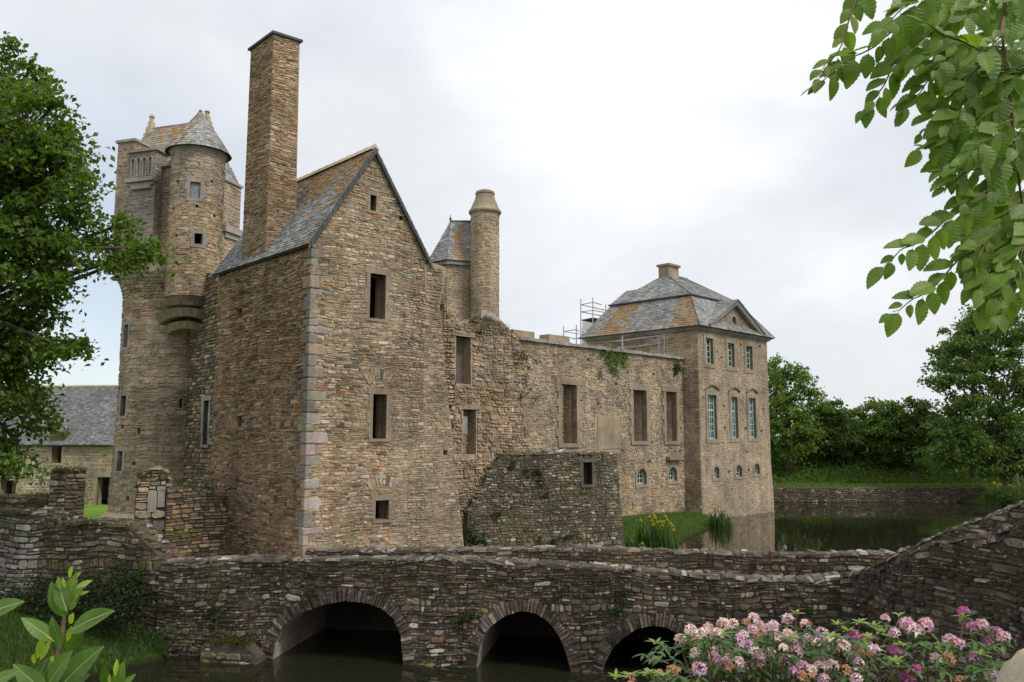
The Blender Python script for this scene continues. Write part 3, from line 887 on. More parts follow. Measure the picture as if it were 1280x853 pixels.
# quoins at the near corner
rng = random.Random(9); v = 1.1; i = 0
while v < EZ-.12:
    h = rng.choice((0.20, 0.26, 0.30, 0.34, 0.40)) if v > 1.7 else 0.60
    if v + h > EZ-.08: h = EZ-.08-v
    la, lb = (rng.uniform(.34, .62), rng.uniform(.16, .26)) if i % 2 else (rng.uniform(.13, .26), rng.uniform(.28, .44))
    if rng.random() < .2: la *= .6; lb *= .7
    if v < 1.7: la, lb = 0.62, 0.3
    mb = MB(); e = 0.03 + rng.uniform(-.012, .012)
    nA, nS = gw.N, sw_.N
    j = lambda s=.02: rng.uniform(-s, s)
    lo = [HP + nA*e + nS*e, HP + HG*la*.5 + nA*(e+j(.01)), HP + HG*(la+j()) + nA*e, HP + HG*la - nA*.2, HP + HS*lb + HG*.2, HP + HS*(lb+j()) + nS*e, HP + HS*lb*.5 + nS*(e+j(.01))]
    hi = [p_ for p_ in lo]; hi[2] = HP + HG*(la+j(.05)) + nA*e; hi[5] = HP + HS*(lb+j(.04)) + nS*e
    n7 = 7
    vs = [Vector((p_.x, p_.y, v+.004+(j(.008) if k not in (3, 4) else 0))) for k, p_ in enumerate(lo)] + [Vector((p_.x, p_.y, v+h-.008+(j(.012) if k not in (3, 4) else 0))) for k, p_ in enumerate(hi)]
    mb.add(vs, [tuple(range(6, -1, -1)), tuple(range(7, 14))] + [(k, (k+1) % 7, 7+(k+1) % 7, 7+k) for k in range(7)], pick(PAL_QUOIN, rng))
    o = mb.build('quoin', M['stone_quoin'], gwall)
    bv = o.modifiers.new('bevel', 'BEVEL'); bv.width = 0.03; bv.segments = 2
    v += h; i += 1
# roof
ov = 0.10
rl0 = HP - HG*0.16 - HS*ov; rl1 = HP - HG*0.16 + HS*5.72
rr0 = HP + HG*3.74 - HS*ov; rr1 = HP + HG*3.74 + HS*5.72
rg0 = HP + HG*1.79 - HS*ov; rg1 = HP + HG*1.79 + HS*5.72
z3 = lambda p, z: Vector((p.x, p.y, z))
roof = MB(); zl = EZ-0.10
roofdeck(roof, z3(rl1, zl), z3(rl0, zl), z3(rg0, AZ+.1), z3(rg1, AZ+.1), 0.07)
roofdeck(roof, z3(rr0, zl), z3(rr1, zl), z3(rg1, AZ+.1), z3(rg0, AZ+.1), 0.07)
roof = roof.build('roof', M['lead'], house)
mb = MB(); rng = random.Random(21)
slates(mb, z3(rl1, zl), z3(rl0, zl), z3(rg0, AZ+.1), z3(rg1, AZ+.1), 0.105, 0.17, rng, lambda a, s: max(0, (s-0.30)*1.45) + (0.2 if a > .8 else 0) + .08)
slates(mb, z3(rr0, zl), z3(rr1, zl), z3(rg1, AZ+.1), z3(rg0, AZ+.1), 0.14, 0.2, rng)
mb.build('slates', M['slate'], roof, kind='stuff')
for k in range(14):                                         # ridge tiles
    a = rg0.lerp(rg1, (k+.02)/14); b = rg0.lerp(rg1, (k+.98)/14); mb = MB(); z = AZ+.06
    s = HG*.13
    mb.add([z3(a-s, z-.03), z3(a, z+.15), z3(a+s, z-.03), z3(b-s, z-.03), z3(b, z+.13), z3(b+s, z-.03)], [(0, 1, 2), (5, 4, 3), (0, 3, 4, 1), (1, 4, 5, 2)])
    mb.build('ridge_tile', M['boulder'], roof)
# slates hung along the raking edge of the gable
for side in (0, 1):
    ed0 = z3(rl0 if side == 0 else rr0, zl-.02); ed1 = z3(rg0, AZ+.08)
    n = 26
    for k in range(n):
        a = ed0.lerp(ed1, k/n); b = ed0.lerp(ed1, (k+.94)/n); mb = MB(); dn = Vector((0, 0, -.17)); nn = gw.N*(0.012+0.01*(k % 2))
        mb.hexa([a+dn, b+dn, b+dn+nn*2, a+dn+nn*2, a-Vector((0, 0, .03)), b-Vector((0, 0, .03)), b+nn*2-Vector((0, 0, .03)), a+nn*2-Vector((0, 0, .03))])
        mb.build('verge_slate', M['lead'], roof)
# dormer hatch of loose slates beside the chimney
mb = MB()
hp = HP + HS*1.95 + HG*0.95
slates(mb, z3(hp - HG*.25 + HS*.35, 10.95), z3(hp - HG*.25 - HS*.2, 10.95), z3(hp + HG*.35 - HS*.2, 11.65), z3(hp + HG*.35 + HS*.35, 11.65), .1, .16, rng)
mb.build('hatch', M['slate'], roof)
# chimney: rises from the side wall and tapers a little
CB, CT = 9.62, 16.55
def chim(u, v): return -0.02
ch0, ch1 = HP + HS*4.05, HP + HS*2.50
tp = lambda v: 0.05*(v-CB)/(CT-CB)
cbody = MB()
c4 = lambda v: [ch0 - HS*tp(v) - HG*(.02-tp(v)*.3), ch1 + HS*tp(v)*.6 - HG*(.02-tp(v)*.3), ch1 + HS*tp(v)*.6 + HG*(.86-tp(v)), ch0 - HS*tp(v) + HG*(.86-tp(v))]
lo = [z3(p, CB) for p in c4(CB)]; hi = [z3(p, CT) for p in c4(CT)]
cbody.hexa(lo + hi)
chimney = cbody.build('chimney', M['mortar'], house)
a0, a1, a2, _ = c4(CT); b0, b1, b2, _ = c4(CB)
cwl = Wall(b0, b1, lambda u, v: -tp(v)*.3); cwr = Wall(b1, b2, lambda u, v: -tp(v)*.6)
Lw, Lr = (b1-b0).length, (b2-b1).length
HM.lay(chimney, cwl, [(0, 9.62), (Lw, 9.62), (Lw-.06, CT), (.10, CT)], PAL_CHIM, M['stone'], (0.035, 0.095), (0.09, 0.32), (0.004, 0.026), 0.009, wamp=.025, split=.4, rng=random.Random(6))
HM.lay(chimney, cwr, [(0, 9.62), (Lr, 9.62), (Lr-.09, CT), (.0, CT)], PAL_CHIM, M['stone'], (0.035, 0.095), (0.09, 0.32), (0.004, 0.026), 0.009, wamp=.025, split=.4, rng=random.Random(7))
mb = MB(); e = 0.07
cap = [c4(CT)[0]-HG*e+HS*e, c4(CT)[1]-HG*e-HS*e, c4(CT)[2]+HG*e-HS*e, c4(CT)[3]+HG*e+HS*e]
mb.hexa([z3(p, CT) for p in cap] + [z3(p, CT+.07) for p in cap]); mb.build('cap_slab', M['lead'], chimney)
# shoulder stub on the right, mossy on top
sh_w = Wall(HP + HG*3.5 + HS*.3, HP + HG*4.25 + HS*.3)
sho = slab('shoulder', sh_w, [(.12, 8.6), (.62, 8.6), (.72, 9.3), (.85, 9.5), (.8, 9.72), (.3, 9.8), (.05, 9.7)], M['mortar_old'], house, T=.9, d0=.32)
sh_f = Wall(sh_w.P(.1, 0, .32), sh_w.P(.75, 0, .32)); HM.lay(sho, sh_f, [(.02, 8.6), (.5, 8.6), (.62, 9.3), (.6, 9.72), (0, 9.72)], PAL_GREYTAN, M['stone_old'], (.06, .14), (.12, .3), (.01, .04), .012)
rubble_top(sho, sh_w, [(.05, 9.7), (.8, 9.68)], .9, PAL_GREYTAN, M['stone_moss'], 77, 60, (.15, .35))
HM.flush(300)
# ------------------------------------------------------------------ stone-laying on simple boxes
def stone_box(name, part_of, a, b, z0, z1, depth, pal, mat, mort, MM, **k):
    w = Wall(a, b)
    o_ = slab(name, w, [(0, z0), (w.L, z0), (w.L, z1), (0, z1)], mort, part_of, T=depth)
    MM.lay(o_, w, [(0, z0), (w.L, z0), (w.L, z1), (0, z1)], pal, mat, **k)
    return o_, w
def moss_lumps(name, pts, r, parent, seed, n=3, mat=None, pal=((0.075, 0.085, 0.022), (0.05, 0.06, 0.018), (0.11, 0.09, 0.03)), leaf=0.05, per=60, kind='stuff'):
    g = np.random.default_rng(seed); P = []
    for p in pts:
        m = max(8, int(per*g.uniform(.5, 1.4)))
        q = g.normal(size=(m, 3))*np.array([r, r, r*.45])*.55 + np.array(p)
        P.append(q)
    V, T, C = leafcloud(np.concatenate(P), leaf, seed, pal, 0.9)
    return mk(name, V, T, M['leaf'], parent, C, kind=kind)
# ------------------------------------------------------------------ curtain wall of the ruined wing
curt = thing('ruined_wing', 'long roofless stone wing with three tall empty windows between the gabled house and the pavilion', 'ruin', (CW.x-4, CW.y-4, 0.9))
cw = Wall(CL, CW)
CM = Masonry()
ct = 9.32
u_a = cw.uv(648, 500)[0]
tall = [cw.rect(701, 720, 481, 554.5), cw.rect(791, 807.5, 488, 551.5), cw.rect(832, 845, 490, 551.5)]
arch = [cw.rect(796, 807.5, 586, 605.5), cw.rect(835, 845.5, 584, 601.5)]
cout = [(0, -1), (cw.L, -1), (cw.L, ct), (0, ct)]
putc = [cw.rect(a-1.6, a+1.6, b-1.8, b+1.8) for a, b in ((785, 466), (817, 468), (748, 505), (812, 577), (757, 590), (833, 520), (735, 450), (770, 480))]
cwall = slab('front_wall', cw, cout, M['mortar_old'], curt, [rpoly(r) for r in tall+putc] + [archpoly(r, .3) for r in arch], T=0.85)
pr = cw.rect(744, 775, 519, 562)
def curt_pal(u, v, r): return pick(PAL_CURT if v > 3.4 or r.random() < .5 else PAL_OCHRE, r)
CM.lay(cwall, cw, cout, curt_pal, M['stone_old'], (0.08, 0.19), (0.11, 0.34), (0.008, 0.045), 0.022, [grow(r, .28) for r in tall]+[grow(r, .16) for r in arch]+[pr]+putc, rng=random.Random(31), wamp=.045, split=.4)
slab('blocked_window', cw, [(pr[0]+.1, pr[2]), (pr[1]-.05, pr[2]+.05), (pr[1], pr[3]-.3), (pr[1]-.5, pr[3]), (pr[0]+.2, pr[3]-.05)], M['plaster'], curt, T=.03, d0=.035)
for k, r in enumerate(tall): opening_trim(cwall, cw, r, M['granite_tan'], .30, .30, .2, .07, back=.3)
for r in tall:
    rv = Wall(cw.P(r[1]-.004, 0, -.84), cw.P(r[1]-.004, 0, -.31))
    CM.lay(cwall, rv, [(0, r[2]), (rv.L, r[2]), (rv.L, r[3]), (0, r[3])], PAL_CURT, M['stone_old'], (.08, .17), (.12, .3), (.004, .02), .02, fine=False)
HMx = CM
relief(cwall, cw, tall[1], PAL_CURT, M['stone_old'], .1, .5, 12, .42, .3, random.Random(8))
for r in arch:
    mb = MB(); ringframe(mb, cw, archpoly(grow(r, .17), .33), .17, -.1, .06); mb.build('window_surround', M['granite_tan'], cwall)
    glazed(curt, cw, r, 3, 3, arch=.3, d=-.2)
# projecting stone hood above the second small window
o_ = cw.rect(832, 849, 571, 575)
bm_ = MB(); bar(bm_, cw, o_[0], o_[1], o_[2], o_[3], -.1, .3); bm_.build('corbel', M['granite_tan'], cwall)
# coping slabs along the wall head
n = 30; ru = random.Random(5)
for i in range(n):
    a, b = u_a + (cw.L-u_a)*i/n, u_a + (cw.L-u_a)*(i+.97)/n
    mb = MB(); bar(mb, cw, a, b, ct-.01+ru.uniform(0, .02), ct+.15+ru.uniform(-.02, .03), -.9, .16+ru.uniform(-.02, .02)); mb.build('coping_slab', M['stone_old'] if False else M['granite'], cwall)
for (x0, x1, y0, y1) in ((646, 672, 413, 424), (690, 716, 421, 432)):
    q = cw.rect(x0, x1, y0, y1); mb = MB(); bar(mb, cw, q[0], q[1], ct+.14, ct+.52, -.85, -.2); mb.build('merlon_stub', M['plaster'], cwall)
# rear wall of the wing, seen through the windows
bw = Wall(CL + B_*6.4, CW + B_*6.4)
brear = slab('rear_wall', bw, [(0, -1), (bw.L, -1), (bw.L, 9.1), (0, 9.1)], M['mortar_old'], curt, T=.8)
CM.lay(brear, bw, [(0, 3), (bw.L, 3), (bw.L, 9.1), (0, 9.1)], PAL_CURT, M['stone_old'], (.16, .28), (.25, .6), (.02, .06), .03, fine=False, rng=random.Random(33))
mb = MB()
for s in (17.3,):                                    # cross walls
    c = CL + A_*s + B_*3.6; mb.box((c.x, c.y, -1), .7, 5.2, 9.6, (A_.x, A_.y))
mb.build('cross_walls', M['mortar_old'], curt)
CM.flush(300)
# ------------------------------------------------------------------ broken corner next to the house
ra = CL - A_*1.6 - B_*0.55; rb_ = cw.O + cw.D*(u_a + .25) - B_*0.55
ruin = thing('ruined_corner_wall', 'broken mossy wall end with two dark openings one above the other, right of the gabled house', 'ruin', (ra.x+1, ra.y+1, 1.1))
rw = Wall(ra, rb_); RM = Masonry()
def top_at(px, py): return rw.uv(px, py)
ro = [(0, -1), (rw.L, -1)] + [top_at(*q) for q in ((655, 560), (652, 500), (660, 470), (650, 447), (648, 424), (636, 411), (622, 402), (606, 397), (590, 401), (574, 403), (560, 394), (553, 378), (548, 360), (541, 345), (530, 340))]
ro[2] = (rw.L-.02, ro[2][1]); ro[-1] = (0, ro[-1][1])
rh = [rw.rect(570, 589, 421, 480), rw.rect(579, 595, 512, 568)]
rwall = slab('wall', rw, ro, M['mortar_old'], ruin, [rpoly(r) for r in rh], T=1.5)
def ruin_pal(u, v, r): return pick(PAL_OCHRE if 2.4 < v < 7 and r.random() < .65 else PAL_GREYTAN, r)
for r in rh:
    rv = Wall(rw.P(r[1]-.004, 0, -1.45), rw.P(r[1]-.004, 0, -.02))
    RM.lay(rwall, rv, [(0, r[2]), (rv.L, r[2]), (rv.L, r[3]), (0, r[3])], PAL_GREYTAN, M['stone_old'], (.08, .17), (.12, .3), (.004, .02), .02, fine=False)
RM.lay(rwall, rw, ro, ruin_pal, M['stone_old'], (.08, .19), (.12, .40), (.015, .09), .02, [grow(r, .05) for r in rh], rng=random.Random(35), wamp=.03)
mb = MB()                                                     # board shutter behind the upper opening, mullion in the lower
r = rh[0]; bar(mb, rw, r[0]+.35, r[1], r[2], r[3]-.5, -.62, -.55); mb.build('shutter', M['old_wood'], ruin)
mb = MB(); r = rh[1]; bar(mb, rw, r[0], r[1], r[2], r[3], -.95, -.9); mb.build('board', M['old_wood'], ruin)
mb = MB(); bar(mb, rw, r[0], r[0]+.42, r[2]+(r[3]-r[2])*.45, r[3]-.3, -.55, -.2); mb.build('jamb_stone', M['granite'], ruin)
for r in rh:
    mb = MB(); bar(mb, rw, r[0]-.25, r[1]+.2, r[3], r[3]+.22, -.4, .05); mb.build('lintel', M['granite_tan'], ruin)
rubble_top(rwall, rw, ro[2:-1], 1.4, PAL_GREYTAN, M['stone_moss'], 36, 26, up=-.03)
RM.flush(200)
tops = []
rr_ = random.Random(2)
for (px, py) in ((553, 382), (560, 395), (570, 402), (580, 403), (590, 402), (600, 398), (608, 398), (618, 402), (628, 407), (636, 412), (645, 420), (650, 437), (655, 445), (648, 460), (643, 455), (600, 406), (612, 410), (625, 414), (636, 425), (560, 408), (640, 440)):
    u, v = rw.uv(px, py)
    for k in range(3): tops.append(rw.P(u + rr_.uniform(-.2, .2), v + rr_.uniform(-.12, .03), rr_.uniform(-.5, .1)))
moss_lumps('moss', tops, 0.24, ruin, 3, per=110, leaf=.06)
# ------------------------------------------------------------------ bastion: low mossy wall standing in the moat
bast = thing('bastion', 'low dark mossy stone bastion with one slit window, in front of the ruined wing', 'bastion', ((BL.x+BR.x)/2, (BL.y+BR.y)/2, 0))
bw_ = Wall(BL, BR, lambda u, v: 0.02*(4-v)); BM = Masonry()
bo = [(0.05, -1), (bw_.L+.14, -1), (bw_.L, 1), (bw_.L-.22, 4.05)] + [bw_.uv(*q) for q in ((760, 565.5), (735, 566.5), (700, 566), (660, 567), (627, 568), (612, 590), (597, 620), (586, 640))]
bo[-1] = (0.1, bo[-1][1])
bh = [bw_.rect(728.5, 739.5, 578, 606)]
bwall = slab('wall', bw_, bo, M['mortar_dark'], bast, [rpoly(bh[0])], T=.35)
BM.lay(bwall, bw_, bo, PAL_MOSS, M['stone_moss'], (.06, .15), (.09, .30), (.006, .045), .011, [grow(bh[0], .1)], rng=random.Random(41), wamp=.03)
opening_trim(bwall, bw_, bh[0], M['granite_dark'], .12, .15, .1, .04)
b3, b4 = BR + Vector((-.2, 5.5, 0)), BL + Vector((1.6, 6, 0))
mb = MB(); q = [BL + Vector((1.6, .75, 0)), BR + Vector((-.45, .33, 0)), b3, b4]
mb.hexa([z3(p, -1) for p in q] + [z3(p, 4.0) for p in q]); mb.build('terrace', M['mortar_dark'], bast)
bsd = Wall(BR + Vector((-.12, .36, 0)), b3 + Vector((.02, 0, 0))); BM2 = Masonry()
BM2.lay(bwall, bsd, [(0, -.3), (bsd.L, -.3), (bsd.L, 3.95), (0, 3.95)], PAL_MOSS, M['stone_moss'], (.10, .2), (.15, .4), (.006, .03), .014, fine=False); BM2.flush(0)
rubble_top(bwall, bw_, bo[3:], .4, PAL_MOSS, M['stone_moss'], 42, 60, up=-.03)
BM.flush(300)
tops = [bw_.P(u, bo[3][1]-.02 + rr_.uniform(-.05, .04), rr_.uniform(-1, .02)) for u in np.arange(1.5, bw_.L-.3, .06)]
moss_lumps('moss', tops, 0.1, bast, 5, per=50, leaf=.045)
g2 = [bw_.P(*bw_.uv(px+rr_.uniform(-5, 5), py+rr_.uniform(-7, 7)), .06) for (px, py) in ((590, 680), (600, 672), (588, 665), (676, 600), (680, 620), (672, 585), (620, 640), (672, 675), (693, 678), (710, 672), (596, 690), (606, 684), (640, 580), (655, 590)) for _ in range(3)]
moss_lumps('weeds', g2, 0.12, bast, 6, per=70, leaf=.06, pal=((.05, .095, .02), (.08, .12, .03), (.04, .06, .02)))
# ------------------------------------------------------------------ pavilion
pav = thing('pavilion', 'tall square stone pavilion with slate mansard roof and pale green windows, in the moat', 'mansion', (PN.x+2, PN.y+3, 0))
PM = Masonry()
PE = 11.2
pf = Wall(PN, PR)
wins = [(pf.rect(882, 890.8, 423, 455), 2, 4, None, 0), (pf.rect(909.5, 917.5, 429.5, 459), 2, 4, None, 0), (pf.rect(932.5, 940, 433, 462), 2, 4, None, 0),
        (pf.rect(884.8, 895.5, 494, 549), 4, 6, 4, 0), (pf.rect(914, 922, 496.5, 548), 4, 6, 4, 0), (pf.rect(936, 944.5, 498, 547.5), 4, 6, 4, 0),
        (pf.rect(891.5, 898.5, 583.5, 598), 3, 3, None, .3), (pf.rect(919.5, 927, 581.5, 596), 2, 3, None, .3), (pf.rect(942.5, 949, 579.5, 593), 2, 3, None, .3)]
hol = [w_[0] for w_ in wins]
pout = [(0, -1.2), (pf.L+.25, -1.2), (pf.L+.18, 1), (pf.L, 3), (pf.L, PE), (0, PE)]
putp = [pf.rect(a-1.2, a+1.2, b-1.8, b+1.8) for a, b in ((905, 508), (906, 535), (932, 536), (952, 539), (875, 442), (902, 447), (926, 431), (950, 433), (911, 590), (936, 588), (934, 565))]
pfw = slab('front_wall', pf, pout, M['mortar_old'], pav, [archpoly(r, w_[4]) if w_[4] else rpoly(r) for w_, r in zip(wins, hol)] + [rpoly(r) for r in putp], T=.7)
def pav_pal(u, v, r): return pick(PAL_GREYTAN if r.random() < .65 else PAL_CURT, r)
PM.lay(pfw, pf, pout, pav_pal, M['stone_old'], (.09, .19), (.12, .34), (.004, .026), .024, [grow(r, .2) for r in hol]+putp, fine=False, rng=random.Random(51), wamp=.04, split=.4)
for (r, c, n_, tr, ar) in wins:
    glazed(pav, pf, r, c, n_, tr, ar, -.16)
    mb = MB()
    g = .24 if not ar else .16
    ringframe(mb, pf, archpoly(grow(r, g), ar) if ar else rpoly(grow(r, g)), g, -.12, .045)
    mb.build('window_surround', M['granite_tan'], pfw)
    if tr:                                                  # segmental hood over the middle row
        u0, u1, v1 = r[0]-.28, r[1]+.28, r[3]+.30
        pts = [(u0+(u1-u0)*k/8, v1+.26*(1-(k/4-1)**2)) for k in range(9)]
        mb = MB()
        for (x0, y0), (x1, y1) in zip(pts[:-1], pts[1:]):
            mb.hexa([pf.P(x0, y0, -.05), pf.P(x1, y1, -.05), pf.P(x1, y1, .12), pf.P(x0, y0, .12), pf.P(x0, y0+.1, -.05), pf.P(x1, y1+.1, -.05), pf.P(x1, y1+.1, .14), pf.P(x0, y0+.1, .14)])
        mb.build('hood_mould', M['granite_tan'], pfw)
# left flank: the narrow strip in front of the wing, and the wall above the wing
ps = Wall(PN + B_*8.35, PN)
psw = slab('side_wall', ps, [(0, -1.2), (ps.L-.003, -1.2), (ps.L-.003, PE-.005), (0, PE-.005)], M['mortar_old'], pav, T=.7, d0=-.004)
PM.lay(psw, ps, [(0, 9.0), (ps.L, 9.0), (ps.L, PE), (0, PE)], PAL_OCHRE, M['stone_old'], (.12, .2), (.2, .45), (.01, .04), .02, fine=False, rng=random.Random(52))
PM.lay(psw, ps, [(ps.L-1.08, -.5), (ps.L, -.5), (ps.L, 9.0), (ps.L-1.08, 9.0)], PAL_GREYTAN, M['stone_moss'], (.12, .2), (.2, .42), (.01, .05), .02, fine=False, rng=random.Random(53))
mb = MB()
q = [PR + B_*8.35, PN + B_*8.35]
for (p, e_) in ((PR, PR+B_*8.35), (PR+B_*8.35, PN+B_*8.35)):
    d = (e_-p).normalized(); nn = Vector((d.y, -d.x, 0))
    mb.hexa([z3(x, -1.2) for x in (p+d*.01, e_-d*.01, e_-d*.01-nn*.6, p+d*.01-nn*.6)] + [z3(x, PE-.01) for x in (p+d*.01, e_-d*.01, e_-d*.01-nn*.6, p+d*.01-nn*.6)])
mb.build('rear_wall', M['mortar_old'], pav)
# cornice
mb = MB()
def ring(o0, o1, z0, z1):
    for (p, e_, d, n_) in ((PN, PR, A_, -B_), (PN+B_*8.35, PN, -B_, -A_), (PR, PR+B_*8.35, B_, A_), (PR+B_*8.35, PN+B_*8.35, -A_, B_)):
        a, b = p - d*o1, e_ + d*o1
        a0_, b0_ = p + d*.02, e_ - d*.02
        q = [z3(a0_-n_*.05, z0), z3(b0_-n_*.05, z0), z3(b+n_*o1, z0), z3(a+n_*o1, z0)]
        mb.hexa([x for x in q] + [x + Vector((0, 0, z1-z0)) for x in q])
ring(.0, .10, PE-.2, PE-.12); ring(.0, .2, PE-.12, PE-.04); ring(0, .28, PE-.04, PE+.04)
mb.build('cornice', M['granite'], pav)
# mansard roof
def rect_at(ins, z): return [z3(PN + A_*ins + B_*ins, z), z3(PR - A_*ins + B_*ins, z), z3(PR - A_*ins + B_*(8.35-ins), z), z3(PN + A_*ins + B_*(8.35-ins), z)]
E_ = rect_at(-.38, PE+.04); K1 = rect_at(.42, PE+1.15); K = rect_at(1.1, PE+2.12)
rA, rB = z3(PN + A_*3.05 + B_*4.17, 15.35), z3(PN + A_*5.6 + B_*4.17, 15.35)
deck = MB()
faces = []
for i, j in ((0, 1), (1, 2), (2, 3), (3, 0)):
    faces.append((E_[i], E_[j], K1[j], K1[i], 0)); faces.append((K1[i], K1[j], K[j], K[i], 1))
K2 = rect_at(1.02, PE+2.2)
faces += [(K2[0], K2[1], rB, rA, 2), (K2[2], K2[3], rA, rB, 2), (K2[1], K2[2], rB, rB, 2), (K2[3], K2[0], rA, rA, 2)]
for f in faces: roofdeck(deck, *f[:4], th=.08)
proof = deck.build('roof', M['lead'], pav)
mb = MB(); rng = random.Random(61)
SLP = [(5, (0.27, 0.27, 0.265)), (3, (0.31, 0.31, 0.30)), (2, (0.22, 0.22, 0.22)), (2, (0.34, 0.33, 0.30))]
for k, f in enumerate(faces):
    og = None
    if k in (6, 7): og = (lambda a, s: .80*math.exp(-((a-.26)/.13)**2)*(1.1-.3*s) + .75*math.exp(-((a-.92)/.1)**2) + .17)   # left face, lower slope
    slates(mb, *f[:4], .16, .26, rng, og, .025, pal=SLP)
mb.build('slates', M['slate'], proof, kind='stuff')
mb = MB()
mb.tube([K2[0], K2[3]], .06); mb.tube([K2[0], K2[1]], .06); mb.tube([rA, rB], .08)
for p, e_ in ((K2[0], rA), (K2[1], rB), (E_[0], K1[0]), (K1[0], K[0]), (E_[1], K1[1]), (K1[1], K[1])): mb.tube([p, e_], .05)
mb.build('lead_flashing', M['lead'], proof)
# lower rear roof ridge behind the left hip
mb = MB(); c1 = z3(PN + A_*2.6 + B_*7.0, 14.55); c2 = z3(PN + A_*2.9 + B_*4.6, 14.55)
l1, l2 = z3(PN + A_*1.05 + B_*7.3, PE+2.2), z3(PN + A_*1.05 + B_*4.3, PE+2.2)
slates(mb, l1, l2, c2, c1, .16, .26, rng, None, .025, SLP); mb.build('rear_slates', M['slate'], proof, kind='stuff')
mb = MB(); cc = rA + A_*.35; mb.box((cc.x, cc.y, 14.3), 1.15, .8, 1.55, (A_.x, A_.y)); mb.box((cc.x, cc.y, 15.85), 1.35, 1.0, .14, (A_.x, A_.y)); mb.build('chimney', M['granite_tan'], pav)
# pediment
pe0, pe1 = pf.uv(882, 409)[0], pf.uv(947.5, 423)[0]
ap = ((pe0+pe1)/2, PE+1.72)
pw = [(pe0+.25, PE-.02), (pe1-.25, PE-.02), ap]
oc = [(ap[0]+.30*math.cos(t), PE+.62+.42*math.sin(t)) for t in np.arange(0, 2*math.pi, math.pi/6)]
ped = slab('pediment', pf, pw, M['mortar_old'], pav, [oc], T=.6, d0=.05)
PM.lay(ped, Wall(PN - B_*(.05), PR - B_*(.05)), [(pe0+.6, PE+.05), (pe1-.6, PE+.05), (ap[0], ap[1]-.15)], PAL_GREYTAN, M['stone_old'], (.12, .2), (.2, .4), (.01, .03), .02, [(ap[0]-.42, ap[0]+.42, PE+.1, PE+1.14)], fine=False)
mb = MB()
ringframe(mb, pf, [(ap[0]+.42*math.cos(t), PE+.62+.54*math.sin(t)) for t in np.arange(0, 2*math.pi, math.pi/8)], .13, -.1, .12); mb.build('oculus_surround', M['granite'], ped)
mb = MB(); mb.add([pf.P(u, v, -.15) for u, v in oc], [tuple(range(len(oc)))]); mb.build('oculus_pane', M['glass'], ped)
mb = MB()
for (a, b) in (((pe0-.1, PE-.02), ap), (ap, (pe1+.1, PE-.02))):
    dy = .24
    mb.hexa([pf.P(a[0], a[1], -.3), pf.P(b[0], b[1], -.3), pf.P(b[0], b[1], .34), pf.P(a[0], a[1], .34), pf.P(a[0], a[1]+dy, -.3), pf.P(b[0], b[1]+dy, -.3), pf.P(b[0], b[1]+dy, .42), pf.P(a[0], a[1]+dy, .42)])
mb.build('raking_cornice', M['granite'], ped)
mb = MB(); bk_ = 2.6
pa, pb, pp = pf.P(pe0-.25, PE+.18, .46), pf.P(pe1+.25, PE+.18, .46), pf.P(ap[0], ap[1]+.36, .46)
sb = B_*1.3; rbk = B_*2.3
slates(mb, pa+sb*.2, pa, pp, pp+rbk, .16, .26, rng, None, .02, SLP); slates(mb, pb, pb+sb*.2, pp+rbk, pp, .16, .26, rng, None, .02, SLP)
roofdeck(mb, pa+sb*.2, pa, pp, pp+rbk, .05, (.2, .2, .2)); roofdeck(mb, pb, pb+sb*.2, pp+rbk, pp, .05, (.2, .2, .2))
mb.build('pediment_slates', M['slate'], ped, kind='stuff')
PM.flush(0)
# ------------------------------------------------------------------ turret tower behind the ruined corner
tc = at(606, 330, 41.0)
tur = thing('stair_turret', 'slim round stair turret with stone cap beside a small slate-roofed tower, above the ruined corner', 'turret', (tc.x, tc.y, 1.1))
TM = Masonry()
cy = Cyl((tc.x, tc.y), .71)
zt = at(606, 262, 40.3).z; zc = at(606, 241, 41).z
mb = MB(); mb.lathe((tc.x, tc.y), [(.71, 1), (.71, zt)], 28); sh = mb.build('shaft', M['mortar_old'], tur, smooth=True)
hs = [cy.rect(a-2, a+2, b-2, b+2) for a, b in ((605, 280), (604, 305), (604, 332))]
wd_ = math.pi*.71*.62
def tur_pal(u, v, r): return pick(PAL_OCHRE if v > 12 and r.random() < .7 else PAL_GREYTAN, r)
TM.lay(sh, cy, [(-wd_, 7), (wd_, 7), (wd_, zt-.1), (-wd_, zt-.1)], tur_pal, M['stone_old'], (.1, .18), (.16, .34), (.006, .03), .015, hs, fine=False, rng=random.Random(71), wamp=.005)
mb = MB(); mb.lathe((tc.x, tc.y), [(.70, zt-.14), (.82, zt-.02), (.83, zt+.06), (.72, zt+.22), (.62, zt+.45), (.52, zt+.68), (.46, zc-.12), (.50, zc-.1), (.47, zc+.02), (.3, zc+.1), (0, zc+.12)], 28); mb.build('stone_cap', M['granite_tan'], tur)
for k, z in enumerate((zt+.22, zt+.45, zt+.68)):
    mb = MB(); rr = (.74, .64, .54)[k]; mb.lathe((tc.x, tc.y), [(rr-.1, z-.04), (rr, z-.04), (rr-.03, z+.03), (rr-.12, z+.03)], 28); mb.build('cap_course', M['granite_tan'], tur)
